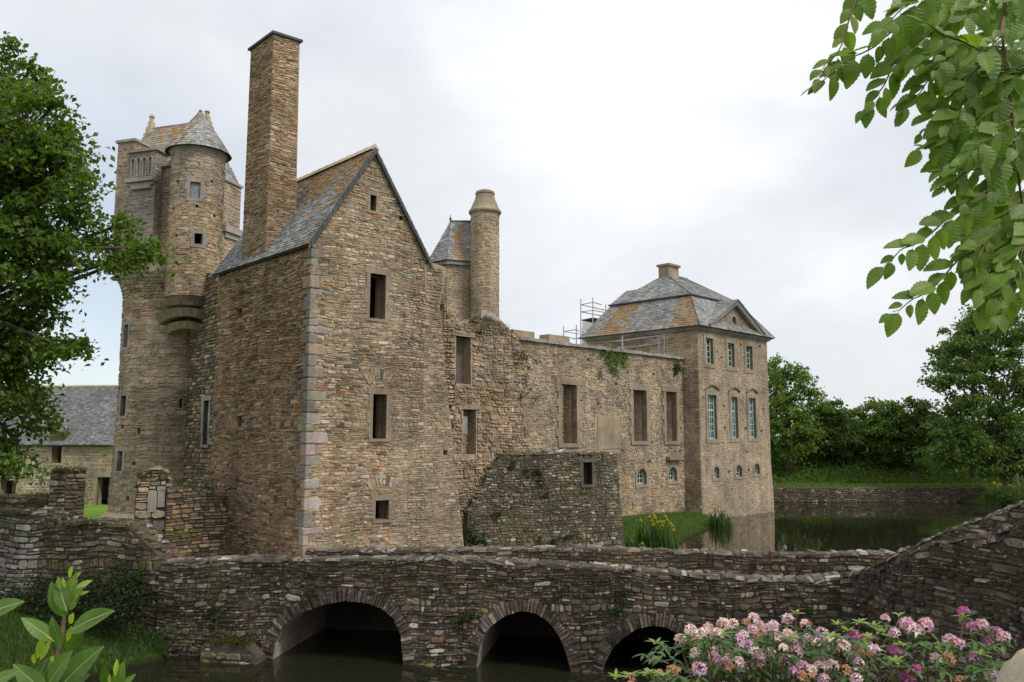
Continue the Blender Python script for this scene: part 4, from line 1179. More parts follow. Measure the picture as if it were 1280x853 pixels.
# neighbouring polygonal tower
pc = at(566, 330, 42.0); pr_ = 1.22
pts = [(pc.x + pr_*math.cos(t), pc.y + pr_*math.sin(t)) for t in [rad(-158+60*k) for k in range(6)]]
ze = at(570, 325, 41).z
tw = MB(); tw.add([(x, y, 1) for x, y in pts] + [(x, y, ze) for x, y in pts], [(i, (i+1) % 6, 6+(i+1) % 6, 6+i) for i in range(6)] + [(6, 7, 8, 9, 10, 11)])
twp = tw.build('tower_body', M['mortar_old'], tur)
for i in range(6):
    a, b = pts[i], pts[(i+1) % 6]
    w = Wall(a, b)
    if w.N.y < -.1: TM.lay(twp, w, [(0, 7), (w.L, 7), (w.L, ze), (0, ze)], PAL_GREYTAN, M['stone_old'], (.1, .18), (.16, .34), (.006, .03), .015, [(w.L*.3, w.L*.4, 12.4, 12.6), (w.L*.7, w.L*.8, 12.35, 12.55)], fine=False, wamp=.005)
r0_, r1_ = at(563, 277, 42), at(590, 277, 42)
mb = MB(); rng = random.Random(72)
ep = [Vector((pc.x + (pr_+.16)*math.cos(t), pc.y + (pr_+.16)*math.sin(t), ze-.05)) for t in [rad(-158+60*k) for k in range(6)]]
rid = lambda p: r0_ if (p.x - pc.x) < 0 else r1_
for i in range(6):
    a, b = ep[i], ep[(i+1) % 6]
    slates(mb, a, b, rid(b), rid(a), .15, .24, rng, (lambda q, s: .75*math.exp(-((q-.45)/.22)**2) + .08) if i in (1, 2) else (lambda q, s: .12), .02, SLP); roofdeck(mb, a, b, rid(b), rid(a), .05, (.2, .2, .2), drop=.22)
mb.build('slates', M['slate'], tur, kind='stuff')
mb = MB(); mb.tube([r0_, r1_], .06); mb.tube([r0_ - Vector((0, 0, .1)), r0_ + Vector((0, 0, .35))], .04, .015); mb.lathe((r0_.x, r0_.y), [(0.02, r0_.z+.05), (.08, r0_.z+.13), (.02, r0_.z+.22)], 8); mb.build('finial', M['lead'], tur)
# sloping buttress at the turret foot
q = [at(600, 409, 40), at(636, 410, 40.4), at(614, 388, 40.4), at(602, 388, 40.2)]
mb = MB(); mb.hexa([q[0]+Vector((0, 1.2, 0)), q[1]+Vector((0, 1.2, 0)), q[1], q[0], q[3]+Vector((0, 1.2, 0)), q[2]+Vector((0, 1.2, 0)), q[2], q[3]]); mb.build('buttress', M['granite'], tur)
TM.flush(0)
# ------------------------------------------------------------------ round tower with corbelled chamber
KT = at(235, 300, 29.8); KT.z = 0
LD, RD = Vector((-.95, .31, 0)).normalized(), Vector((.31, .95, 0)).normalized()
TC = KT + LD*1.62 + RD*1.3
tow = thing('round_tower', 'tall round medieval tower with square corbelled top and stair turret, left of the gabled house', 'tower', (TC.x, TC.y, 1.2))
OM = Masonry()
TR = 1.74
tcy = Cyl((TC.x, TC.y), TR, lambda v: TR + 0.16*max(0, (6-v)/5))
zb = 10.75
th = [tcy.rect(154.5, 160.5, 406, 434), tcy.rect(151, 158, 495, 520), tcy.rect(149, 155.5, 564, 589)]
tpt = [tcy.rect(172, 176, 535, 543), tcy.rect(166.5, 171, 577, 582), tcy.rect(152, 156, 531, 536), tcy.rect(224, 228, 497, 510), tcy.rect(160, 164, 620, 627)]
def shaft(name, cyl, u0, u1, v0, v1, holes, mat, parent, dep=.35, n=48):
    """cylinder skin with openings that have reveals; hollow and dark behind"""
    us = sorted(set([u0+(u1-u0)*i/n for i in range(n+1)] + [x for h in holes for x in h[:2]]))
    vs = sorted(set([v0+(v1-v0)*i/14 for i in range(15)] + [x for h in holes for x in h[2:]]))
    mb = MB(); idx = {}
    def vid(i, j):
        if (i, j) not in idx:
            idx[i, j] = len(mb.v); mb.v.append(tuple(cyl.P(us[i], vs[j], 0)))
        return idx[i, j]
    for i in range(len(us)-1):
        for j in range(len(vs)-1):
            cu, cv = (us[i]+us[i+1])/2, (vs[j]+vs[j+1])/2
            if any(h[0] < cu < h[1] and h[2] < cv < h[3] for h in holes): continue
            mb.f.append((vid(i, j), vid(i+1, j), vid(i+1, j+1), vid(i, j+1)))
    for h in holes:
        c = [(h[0], h[2]), (h[1], h[2]), (h[1], h[3]), (h[0], h[3])]
        mb.add([cyl.P(a, b, 0) for a, b in c] + [cyl.P(a, b, -dep) for a, b in c], [(i, (i+1) % 4, 4+(i+1) % 4, 4+i) for i in range(4)])
    return mb.build(name, mat, parent)
tb = shaft('tower_shaft', tcy, -math.pi*TR, math.pi*TR, .4, zb+.3, th+tpt, M['mortar_old'], tow)
def tow_pal(u, v, r):
    if v > 8.7: return pick(PAL_OCHRE if r.random() < .6 else PAL_GREYTAN, r)
    return pick(PAL_GREYTAN, r)
lim = TR*math.pi*.56
OM.lay(tb, tcy, [(-lim, .6), (lim, .6), (lim, zb), (-lim, zb)], tow_pal, M['stone_old'], (.08, .20), (.14, .46), (.006, .04), .016, [grow(h, .1) for h in th]+tpt, rng=random.Random(81), wamp=.03, split=.4)
for h in th: opening_trim(tb, tcy, h, M['granite'], .12, .14, .1, .03)
mb = MB(); mb.lathe((TC.x, TC.y), [(TR+.42, .2), (TR+.40, 1.85), (TR+.20, 2.05), (TR, 2.1)], 40); mb.build('plinth', M['stone_moss'] if False else M['mortar_old'], tow)
pcy = Cyl((TC.x, TC.y), TR+.41)
OM.lay(tb, pcy, [(-lim, .6), (lim, .6), (lim, 1.85), (-lim, 1.85)], PAL_GREYTAN, M['stone_old'], (.16, .24), (.3, .55), (.005, .02), .015, rng=random.Random(82), fine=False, wamp=.004)
# square chamber
ch_ = thing  # (name kept short below)
zt_ = 14.75
LL, RL = 3.32, 2.6
f0, f1 = KT + LD*LL, KT
wl_, wr_ = Wall(f0, f1), Wall(KT, KT + RD*RL)
mb = MB(); q = [f0, f1, KT+RD*RL, f0+RD*RL]
mb.hexa([z3(p, zb) for p in q] + [z3(p, zt_) for p in q])
cb = mb.build('chamber', M['mortar_old'], tow)
OM.lay(cb, wl_, [(0, zb), (LL, zb), (LL, zt_), (0, zt_)], PAL_GREYTAN, M['stone_old'], (.09, .17), (.16, .42), (.008, .035), .014, rng=random.Random(83))
OM.lay(cb, wr_, [(0, zb), (RL, zb), (RL, zt_), (0, zt_)], PAL_OCHRE, M['stone_old'], (.09, .17), (.16, .42), (.008, .035), .014, rng=random.Random(84))
mb = MB()                                                    # corbel mouldings under the overhang
mb.lathe((TC.x, TC.y), [(TR-.05, zb-.9), (TR+.05, zb-.6), (TR+.16, zb-.3), (TR+.3, zb-.06), (TR+.3, zb), (TR-.05, zb+.01)], 40)
mb.build('corbel_table', M['mortar_old'], tow)
ccy = Cyl((TC.x, TC.y), TR, lambda v: TR + .30*max(0, (v-zb+.9)/.9)**1.3)
OM.lay(cb, ccy, [(-lim, zb-.88), (lim, zb-.88), (lim, zb-.02), (-lim, zb-.02)], PAL_GREYTAN, M['stone_old'], (.1, .2), (.18, .42), (.006, .03), .016, rng=random.Random(182))
for wq, L_ in ((wl_, LL),):                                  # pointed squinch niche
    r = wl_.rect(178, 203, 345, 372)
    mb = MB(); cu = (r[0]+r[1])/2
    for s in (-1, 1):
        x0, x1 = cu + s*.42, cu
        mb.hexa([wq.P(min(x0, x1), zb-.35 if s < 0 else zb+.02, -.1), wq.P(max(x0, x1), zb+.02 if s < 0 else zb-.35, -.1), wq.P(max(x0, x1), zb+.02 if s < 0 else zb-.35, .08), wq.P(min(x0, x1), zb-.35 if s < 0 else zb+.02, .08),
                 wq.P(min(x0, x1), zb-.12 if s < 0 else zb+.25, -.1), wq.P(max(x0, x1), zb+.25 if s < 0 else zb-.12, -.1), wq.P(max(x0, x1), zb+.25 if s < 0 else zb-.12, .08), wq.P(min(x0, x1), zb-.12 if s < 0 else zb+.25, .08)])
    mb.build('squinch', M['granite'], tow)
# chimney breast, dormer with blind arcade, buttress on the left face
def pbox(name, w, r, d, mat, parent, pal=None, seed=1, cap=.0):
    u0, u1, v0, v1 = r
    mb = MB(); bar(mb, w, u0, u1, v0, v1, -.4, d)
    o = mb.build(name, mat, parent)
    if pal:
        w2 = Wall(w.P(u0, 0, d), w.P(u1, 0, d)); OM.lay(o, w2, [(0, v0), (w2.L, v0), (w2.L, v1), (0, v1)], pal, M['stone_old'], (.1, .18), (.18, .4), (.004, .02), .014, fine=False, rng=random.Random(seed), wamp=.004)
        w3 = Wall(w.P(u1, 0, d), w.P(u1, 0, -.3)); OM.lay(o, w3, [(0, v0), (w3.L, v0), (w3.L, v1), (0, v1)], pal, M['stone_old'], (.1, .18), (.18, .4), (.004, .02), .014, fine=False, rng=random.Random(seed+1), wamp=.004)
    if cap:
        mb = MB(); bar(mb, w, u0-cap, u1+cap, v1, v1+.1, -.45, d+cap); mb.build('cap_slab', M['granite'], o)
    return o
r = wl_.rect(151, 172, 182, 330); pbox('chimney', wl_, (r[0], r[1], zb+.2, r[3]), .30, M['mortar_old'], tow, PAL_GREYTAN, 85, .07)
r = wl_.rect(170, 188, 196, 330); dz = r[3]
dorm = pbox('dormer', wl_, (r[0], wl_.rect(186, 202, 196, 330)[1], zb+.1, dz), .42, M['granite'], tow, PAL_GREYTAN, 87, .09)
uL, uR = r[0], wl_.rect(186, 202, 196, 330)[1]
for k in range(4):                                           # blind arcade panel
    a = uL + (uR-uL)*(.08+.22*k); mb = MB()
    ringframe(mb, wl_, archpoly((a, a+(uR-uL)*.18, dz-.95, dz-.2), .5), .035, .42, .50); mb.build('arcade_arch', M['granite'], dorm)
mb = MB(); bar(mb, wl_, uL-.04, uR+.06, dz-1.18, dz-1.02, .3, .62); bar(mb, wl_, uL, uR, dz-1.3, dz-1.18, .3, .52); mb.build('string_course', M['granite'], dorm)
mb = MB(); bar(mb, wl_, uL+.2, uR-.1, dz-1.45, dz-1.3, .3, .56); mb.build('corbel', M['granite'], dorm)
# block on the right side of the chamber
pbox('garderobe_turret', wr_, (RL-1.0, RL+.05, zb+.4, zt_-.15), .25, M['mortar_old'], tow, PAL_CURT, 89, .06)
mb = MB(); bar(mb, wr_, RL-1.02, RL+.12, 12.6, 12.85, -.2, .42); bar(mb, wr_, RL-.9, RL+.05, 12.4, 12.6, -.2, .33); mb.build('corbel', M['granite'], tow)
# chamber roof with gable finials
zr = 17.0
g0, g1 = KT + RD*1.3 + LD*.45, KT + RD*1.3 + LD*3.1
e00, e01 = KT - LD*.1 - RD*.15, f0 + LD*.1 - RD*.15
e10, e11 = KT - LD*.1 + RD*(RL+.15), f0 + LD*.1 + RD*(RL+.15)
mb = MB(); rng = random.Random(88)
og = lambda a, s: .25 + .5*s
for args in ((z3(e01, zt_), z3(e00, zt_), z3(g0, zr), z3(g1, zr)), (z3(e10, zt_), z3(e11, zt_), z3(g1, zr), z3(g0, zr)), (z3(e00, zt_), z3(e10, zt_), z3(g0, zr), z3(g0, zr)), (z3(e11, zt_), z3(e01, zt_), z3(g1, zr), z3(g1, zr))):
    roofdeck(mb, *args, .06, (.2, .17, .12)); slates(mb, *args, .14, .2, rng, og, .02, pal=SLP)
mb.build('roof', M['slate'], tow, kind='stuff')
for gpt, s in ((g0, .55), (g1, .75)):                         # stepped, crocketed finials
    mb = MB()
    for k, (w_, h0, h1) in enumerate(((.34, -.75, -.3), (.26, -.3, .05), (.17, .05, .38), (.10, .38, .62))):
        mb.box((gpt.x, gpt.y, zr-.05+h0*s), w_*1.3, w_, (h1-h0)*s, (RD.x, RD.y))
    mb.lathe((gpt.x, gpt.y), [(.05, zr+.5*s), (.12, zr+.6*s), (.02, zr+.78*s)], 8); mb.build('finial', M['boulder'], tow)
# stair turret on the near corner
sc_ = at(243.5, 300, 29.7); sr = .92
scy = Cyl((sc_.x, sc_.y), sr)
s_top = at(243, 183, 28.8).z
sh_ = [scy.rect(237.5, 250.5, 227.5, 247), scy.rect(243, 253, 292, 305)]
sp_ = [scy.rect(a-1.7, a+1.7, b-1.8, b+1.8) for a, b in ((222, 227), (265, 227), (246, 258), (217, 261), (226, 185), (262, 187), (268, 270), (220, 295))]
stt = shaft('stair_turret', scy, -math.pi*sr, math.pi*sr, 9.7, s_top+.02, sh_+sp_, M['mortar_old'], tow, .25, 36)
def st_pal(u, v, r): return pick(PAL_OCHRE if v < 13.2 or r.random() < .15 else PAL_LIGHTTAN, r)
PAL_LIGHTTAN = [(4, (.36, .31, .25)), (3, (.31, .26, .205)), (2, (.40, .35, .28)), (1, (.25, .20, .15))]
ls = sr*math.pi*.56
OM.lay(stt, scy, [(-ls, 9.75), (ls, 9.75), (ls, s_top-.1), (-ls, s_top-.1)], st_pal, M['stone_old'], (.07, .15), (.14, .4), (.006, .025), .012, [grow(h, .14) for h in sh_]+sp_, rng=random.Random(90), wamp=.006)
for h in sh_: opening_trim(stt, scy, h, M['granite'], .13, .15, .13, .03, 0.0, 0.02)
mb = MB(); h = sh_[0]; mb.add([scy.P(a, b, -.08) for a, b in rpoly(h)], [(0, 1, 2, 3)]); mb.build('shutter', M['shutter'], stt)
mb = MB(); mb.lathe((sc_.x, sc_.y), [(sr, s_top-.16), (sr+.04, s_top-.1), (sr+.12, s_top), (sr, s_top+.03)], 36); mb.build('eaves_moulding', M['granite'], tow)
apz = at(243, 139, 29.7).z
mb = MB(); mb.lathe((sc_.x, sc_.y), [(sr+.2, s_top-.02), (.0, apz-.05)], 36, col=(.12, .12, .12))
cone_slates(mb, (sc_.x, sc_.y), sr+.22, s_top, .03, apz, .13, .17, rng, lambda t, s: .55 if math.cos(t-3.3) > .3 else .04, pal=SLP); mb.build('cone_roof', M['slate'], tow, kind='stuff')
mb = MB(); mb.lathe((sc_.x, sc_.y), [(.1, apz-.25), (.07, apz), (.0, apz+.06)], 10); mb.build('cone_tip', M['lead'], tow)
# corbelled foot of the turret: lip, arched shelf of voussoirs, lower bracket
fc = sc_ + (TC - sc_)*.12
def corb(r0, r1, z0, z1, name='corbel'):
    mb = MB(); mb.lathe((fc.x, fc.y), [(r0*.75, z0), (r0, z0+.02), (r1, z1-.08), (r1, z1), (.3, z1+.02)], 30); return mb.build(name, M['granite_tan'], tow)
mb = MB(); mb.lathe((sc_.x, sc_.y), [(.25, 9.35), (.75, 9.55), (sr, 9.75), (sr, 9.78)], 30); mb.build('turret_base', M['plaster'], tow)
a0_ = math.atan2(-fc.y, -fc.x) - .05
def arc_shelf(name, px0, px1, pyt, pyb, ncut, rad_, drop):
    zt1, zb1 = at(228, pyt, 28.9).z, at(228, pyb, 28.9).z
    for k in range(ncut):
        t0 = a0_ + 1.15*(2*k/ncut-1); t1 = a0_ + 1.15*(2*(k+.95)/ncut-1)
        dz0, dz1 = -drop*(2*k/ncut-1)**2, -drop*(2*(k+.95)/ncut-1)**2
        f = lambda r, t, z: Vector((fc.x-.02+r*math.cos(t), fc.y+r*math.sin(t), z))
        mb = MB(); mb.hexa([f(.2, t0, zb1+dz0), f(.2, t1, zb1+dz1), f(rad_*.86, t1, zb1+dz1), f(rad_*.86, t0, zb1+dz0), f(.2, t0, zt1+dz0), f(.2, t1, zt1+dz1), f(rad_, t1, zt1+dz1), f(rad_, t0, zt1+dz0)])
        mb.build('corbel_stone', M['granite_tan'], tow)
arc_shelf('a', 195, 255, 385, 395, 11, 1.18, .28)
arc_shelf('b', 208, 244, 400, 409, 8, .85, .22)
arc_shelf('c', 215, 242, 374, 380, 5, 1.08, .05)
# link wall back to the house, with a slit window
lw0 = at(229, 500, 30.6); lw1 = HP + HS*5.5 + HG*.9
lk = Wall(lw0, lw1)
lh_ = [lk.rect(254.5, 261, 501, 556)]
lo_ = [(0, -.2), (lk.L, -.2), (lk.L, 9.6), (0, 11.0)]
lkw = slab('link_wall', lk, lo_, M['mortar_dark'], tow, [rpoly(lh_[0])], T=.6)
OM.lay(lkw, lk, lo_, lambda u, v, r: pick(PAL_MOSS if r.random() < .7 else PAL_BROWN, r), M['stone_old'], (.09, .17), (.16, .42), (.008, .04), .014, [grow(lh_[0], .14)], rng=random.Random(91))
opening_trim(lkw, lk, lh_[0], M['granite'], .14, .16, .1, .03)
OM.flush(300)
# ------------------------------------------------------------------ ruined gate pier and low wall in front of the tower
gp0, gp1, gp2 = at(168, 640, 23.3), at(208, 640, 23.6), at(286, 640, 24.7)
gate = thing('ruined_gate', 'broken stone gate pier with mossy top joined to a low wall, below the round tower', 'ruin', (gp1.x, gp1.y, 1.1))
GM = Masonry()
pw_ = Wall(gp0, gp1)
po = [(0, -.4), (pw_.L, -.4)] + [pw_.uv(*q) for q in ((208, 640), (208, 592), (200, 586), (184, 589), (176, 600), (171, 612))] 
po[1] = (po[2][0], -.4); po += [(0, po[-1][1]-.2)]
gpw = slab('gate_pier', pw_, po, M['mortar_dark'], gate, T=.9)
GM.lay(gpw, pw_, po, PAL_GREYTAN, M['stone_moss'], (.10, .22), (.18, .42), (.015, .06), .016, [pw_.rect(185, 206, 614, 640), pw_.rect(186, 208, 648, 672)], rng=random.Random(95))
for (x0, x1, y0, y1, mt) in ((184.5, 196, 614, 640, 'granite'), (196.5, 207, 608, 613, 'granite'), (197, 206, 613.5, 634, 'granite'), (191, 206, 651, 662, 'granite_dark'), (186, 197, 662.5, 674, 'plaster')):
    q = pw_.rect(x0, x1, y0, y1); mb = MB(); bar(mb, pw_, q[0], q[1], q[2], q[3], -.3, .06); mb.build('dressed_block', M[mt], gpw)
pw2 = Wall(gp1 - Vector((0, .1, 0)) + Vector((.02, 0, 0)), gp2)
p2 = [(0, -.4), (pw2.L, -.4), (pw2.L, pw2.uv(283, 640)[1])] + [pw2.uv(*q) for q in ((281, 632), (276, 622), (266, 614), (240, 611), (212, 612))]
p2[2] = (pw2.L, p2[3][1]-.1); p2 += [(0, p2[-1][1])]
gpl = slab('low_wall', pw2, p2, M['mortar_dark'], gate, T=.8)
GM.lay(gpl, pw2, p2, lambda u, v, r: pick(PAL_BROWN if r.random() < .6 else PAL_MOSS, r), M['stone_old'], (.07, .15), (.14, .38), (.012, .05), .014, rng=random.Random(96))
rubble_top(gpw, pw_, po[2:-1], .85, PAL_GREYTAN, M['stone_moss'], 45, 50)
rubble_top(gpl, pw2, p2[2:-1], .75, PAL_MOSS, M['stone_moss'], 46, 50, up=-.04)
GM.flush(160)
tops = [pw_.P(u, pw_.uv(190, 589)[1]-.02 - abs(u-pw_.L*.65)*.25, rr_.uniform(-.7, .05)) for u in np.arange(.05, pw_.L, .05)] + [pw2.P(u, pw2.uv(240, 613)[1], rr_.uniform(-.7, .02)) for u in np.arange(0, pw2.L-.3, .06)]
moss_lumps('moss', tops, .13, gate, 8, per=45, leaf=.045)
# ------------------------------------------------------------------ moat wall on the left
mwl = thing('moat_wall', 'rough lichened retaining wall of pale rubble along the grassy bank, left of the bridge', 'wall', (MWL.x+8, MWL.y, 0.5))
mw = Wall(MWL, MWR); WM = Masonry()
mo = [(0, -.8), (mw.L, -.8)] + [mw.uv(*q) for q in ((212, 703), (198, 695), (185, 683), (172, 668), (158, 657), (140, 654), (110, 652), (92, 654), (74, 653), (40, 640), (0, 641), (-60, 636), (-140, 640), (-300, 640), (-420, 640))]
mo[1] = (mo[2][0], -.8); mo[-1] = (0, mo[-1][1])
mwall = slab('wall', mw, mo, M['mortar_dark'], mwl, T=.7)
rubble_top(mwall, mw, mo[2:-1], .75, PAL_DARK, M['stone_moss'], 43, 55, up=-.03)
ul = mw.uv(48, 690)[0]
def mw_pal(u, v, r): return pick(PAL_LIGHT if u < ul else PAL_DARK if r.random() < .55 else PAL_MOSS, r)
WM.lay(mwall, mw, mo, mw_pal, M['stone_moss'], (.07, .18), (.11, .36), (.008, .05), .014, rng=random.Random(98), wamp=.04, split=.4)
WM.flush(300)
tops = [mw.P(*mw.uv(x, 654.5+rr_.uniform(-1, 1)), rr_.uniform(-.9, .05)) for x in np.arange(78, 142, 1.2)]
moss_lumps('moss', tops, .07, mwl, 9, per=30, leaf=.04, pal=((.09, .075, .03), (.06, .06, .02), (.12, .09, .05)))
# mossy pier and wall stub standing on it
pa_, pb_ = at(60, 640, 21.9), at(80, 640, 21.75)
pier = thing('stone_pier', 'square rubble pier with green moss on top, standing on the moat wall', 'pier', (pa_.x+.3, pa_.y+.3, 1.1))
pwl = Wall(pa_, pb_); ZM = Masonry()
zp = pwl.uv(76, 588)[1]
pq = slab('shaft', pwl, [(0, 1), (pwl.L, 1), (pwl.L, zp-.03), (pwl.L*.6, zp+.03), (0, zp)], M['mortar_dark'], pier, T=.65)
ZM.lay(pq, pwl, [(0, 1), (pwl.L, 1), (pwl.L, zp-.05), (0, zp-.02)], PAL_MOSS, M['stone_moss'], (.1, .2), (.2, .42), (.015, .05), .018, rng=random.Random(99))
psd = Wall(pwl.P(pwl.L, 0, 0), pwl.P(pwl.L, 0, -.65)); ZM.lay(pq, psd, [(0, 1), (psd.L, 1), (psd.L, zp-.05), (0, zp-.05)], PAL_MOSS, M['stone_moss'], (.1, .2), (.2, .42), (.015, .05), .018, rng=random.Random(199))
rubble_top(pq, pwl, [(0, zp), (pwl.L, zp)], .6, PAL_MOSS, M['stone_moss'], 44, 60)
ZM.flush(60)
moss_lumps('moss', [pwl.P(u, zp, rr_.uniform(-.6, .05)) for u in np.arange(0, pwl.L, .02)], .1, pier, 10, per=80, leaf=.055, pal=((.075, .10, .02), (.06, .08, .02), (.11, .11, .03)))
sa, sb_ = at(-120, 640, 22.3), at(62, 640, 21.95)
stub = thing('garden_wall', 'low ruined garden wall covered with dark moss, left of the mossy pier', 'wall', (sb_.x-1.5, sb_.y, 1.1))
swl = Wall(sa, sb_); SM = Masonry()
zs = swl.uv(30, 622)[1]
sq = slab('wall', swl, [(0, 1), (swl.L, 1), (swl.L, zs-.02), (0, zs+.1)], M['mortar_dark'], stub, T=.8)
SM.lay(sq, swl, [(0, 1), (swl.L, 1), (swl.L, zs-.05), (0, zs+.05)], PAL_MOSS, M['stone_moss'], (.1, .2), (.2, .42), (.015, .05), .018, rng=random.Random(100))
SM.flush(60)
moss_lumps('moss', [swl.P(u, zs-.08+rr_.uniform(-.14, .12), rr_.uniform(-.7, .1)) for u in np.arange(0, swl.L, .018)], .13, stub, 11, per=36, leaf=.05, pal=((.07, .07, .022), (.05, .055, .02), (.10, .085, .03)))
# ------------------------------------------------------------------ farmhouse behind the lawn
fa, fb = at(-170, 632, 43.5), at(160, 632, 42.6)
farm = thing('farmhouse', 'long low stone farm building with grey slate roof, beyond the lawn at far left', 'farmhouse', ((fa.x+fb.x)/2, fa.y+2, 1.3))
fw = Wall(fa, fb); FM = Masonry()
fz = fw.uv(100, 555)[1]
fh = [fw.rect(121, 141, 596.5, 633), fw.rect(65, 77.5, 553.5, 579), fw.rect(0, 20, 600.5, 633), fw.rect(-90, -70, 598, 633)]
fo = [(0, .8), (fw.L, .8), (fw.L, fz+.02), (0, fz+.02)]
fwall = slab('front_wall', fw, fo, M['mortar_old'], farm, [rpoly((r[0], r[1], r[2], min(r[3], fz-.02))) for r in fh], T=.5)
uA, uB = fw.uv(118, 600)[0], fw.uv(143, 600)[0]
ud0, ud1 = fw.uv(30, 600)[0], fw.uv(119, 600)[0]
def farm_pal(u, v, r):
    if ud0 < u < ud1 and v < 2.95 + .12*math.sin(u*2.1): return pick(PAL_MOSS, r)
    return pick(PAL_OCHRE if u > uA else PAL_LIGHTTAN, r)
FM.lay(fwall, fw, fo, farm_pal, M['stone'], (.10, .19), (.14, .4), (.01, .03), .02, [grow(r, .2) for r in fh], fine=False, rng=random.Random(101), wamp=.01)
for r in (fh[0], fh[2], fh[3]): opening_trim(fwall, fw, r, M['granite_tan'], .2, .28, .02, .035, back=.2)
opening_trim(fwall, fw, (fh[1][0], fh[1][1], fh[1][2], fz-.02), M['granite_tan'], .2, .12, .12, .035, back=.2)
for r in (fh[0], fh[2]):
    mb = MB(); m_u = r[0] + (r[1]-r[0])*.62; bar(mb, fw, m_u, r[1], r[2], r[3], -.2, -.14); mb.build('door', M['brown_wood'], farm)
mb = MB(); bar(mb, fw, fh[1][0]-.1, fh[1][1]+.1, fz+.1, fz+.62, -.5, .03); mb.build('hatch_board', M['brown_wood'], farm)
B2 = -fw.N
ea, eb = fw.P(-.3, fz-.05, .25), fw.P(fw.L+.3, fz-.05, .25)
zri = at(100, 483, 46.3).z
ra1, rb1 = z3(fa - fw.D*.3 + B2*3.6, zri), z3(fb + fw.D*.3 + B2*3.6, zri)
ec, ed = z3(fb + fw.D*.3 + B2*7.4, fz-.05), z3(fa - fw.D*.3 + B2*7.4, fz-.05)
mb = MB(); roofdeck(mb, ea, eb, rb1, ra1, .08, (.2, .2, .2)); roofdeck(mb, ec, ed, ra1, rb1, .08, (.2, .2, .2))
rf = mb.build('roof', M['lead'], farm)
mb = MB(); rng = random.Random(102)
PALF = [(5, (.17, .17, .172)), (3, (.20, .20, .20)), (1, (.14, .14, .145)), (1.2, (.26, .26, .255))]
slates(mb, ea, eb, rb1, ra1, .10, .15, rng, None, .02, PALF); mb.build('slates', M['slate'], rf, kind='stuff')
mb = MB(); mb.tube([ra1, rb1], .09); mb.build('ridge', M['boulder'], rf)
mb = MB(); q = [fa + B2*.5, fb + B2*.5, fb + B2*7.2, fa + B2*7.2]
for i, j in ((1, 2), (2, 3), (3, 0)):
    d = (q[j]-q[i]).normalized(); nn = Vector((-d.y, d.x, 0))*.4
    mb.hexa([z3(p, .8) for p in (q[i], q[j], q[j]+nn, q[i]+nn)] + [z3(p, fz) for p in (q[i], q[j], q[j]+nn, q[i]+nn)])
mb.build('rear_wall', M['mortar_old'], farm)
for a in (fb + B2*.25,): 
    mb = MB(); mb.add([z3(a, fz-.1), z3(a + B2*6.8, fz-.1), z3(a + B2*3.4, zri-.1)], [(0, 1, 2)]); mb.build('gable', M['mortar_old'], farm)
FM.flush(0)
# ------------------------------------------------------------------ bridge
br = thing('stone_bridge', 'dark lichen-spotted rubble bridge with three low arches crossing the moat', 'bridge', (0, 19, 0))
BRM_ = Masonry()
nw = Wall(BRL, BRR); ww = Wall(BRR, WG)
ntop = [nw.uv(*q) for q in ((200, 704), (270, 700), (380, 699.5), (500, 699), (560, 697.5), (640, 703), (740, 709), (850, 717), (950, 724), (1010, 726), (1052, 721))]
ntop[0] = (0, ntop[0][1]); ntop[-1] = (nw.L, ntop[-1][1])
wtop = [ww.uv(*q) for q in ((1052, 721), (1085, 712), (1119, 695), (1170, 680), (1238, 667), (1285, 653))]
wtop[0] = (0, ntop[-1][1]); wtop[-1] = (ww.L, wtop[-1][1])
a1 = [(341, 824), (344, 804), (352, 788), (366, 773), (388, 762), (410, 755), (432, 751.5), (452, 753), (468, 757), (482, 764), (493, 775), (500, 791), (504, 826)]
a2 = [(596, 832), (600, 808), (606, 793), (618, 780), (634, 769), (652, 764), (670, 767), (686, 778), (698, 794), (706, 813), (713, 838)]
a3 = [(750, 852), (757, 828), (766, 811), (780, 797), (797, 786), (816, 782), (834, 785), (850, 794), (861, 809), (867, 826), (872, 852)]
arches = []
for a in (a1, a2, a3):
    p = [nw.uv(*q) for q in a]
    arches.append([(p[0][0], -1.3)] + p + [(p[-1][0], -1.3)])
DZ = 1.52
def body_outline(top, ext=0.0):
    o = [(0, -1.3)]
    for ar in arches:
        if ext:
            c = (sum(p[0] for p in ar)/len(ar), ar[1][1]-.1)
            q = []
            for (x, y) in ar[1:-1]:
                dx, dy = x-c[0], y-c[1]; l = math.hypot(dx, dy); q.append((x+dx/l*ext, y+dy/l*ext))
            o += [(q[0][0], -1.3)] + q + [(q[-1][0], -1.3)]
        else: o += ar
    return o + [(nw.L, -1.3)] + top
bbody = slab('bridge_body', nw, body_outline([(nw.L, DZ), (0, DZ)]), M['vault_lit'], br, T=3.3)
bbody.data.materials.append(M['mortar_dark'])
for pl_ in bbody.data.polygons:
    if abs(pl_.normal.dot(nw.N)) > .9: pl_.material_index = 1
npar = slab('near_parapet', nw, [(0, DZ-.001), (nw.L, DZ-.001)] + ntop[::-1], M['mortar_dark'], br, T=.5)
sto = body_outline(ntop[::-1], .22)
def br_pal(u, v, r): return pick(PAL_DARK if (v > .75 + .2*math.sin(u*.7) or r.random() < .5) else PAL_MOSS, r)
BRM_.lay(bbody, nw, sto, br_pal, M['stone_dark'], (.04, .125), (.08, .30), (.006, .06), .011, rng=random.Random(111), wamp=.03, split=.45, skip=.02)
PAL_VOU = [(3, (.13, .10, .078)), (4, (.09, .07, .055)), (1.5, (.19, .15, .115)), (.6, (.26, .24, .21))]
rng = random.Random(112)
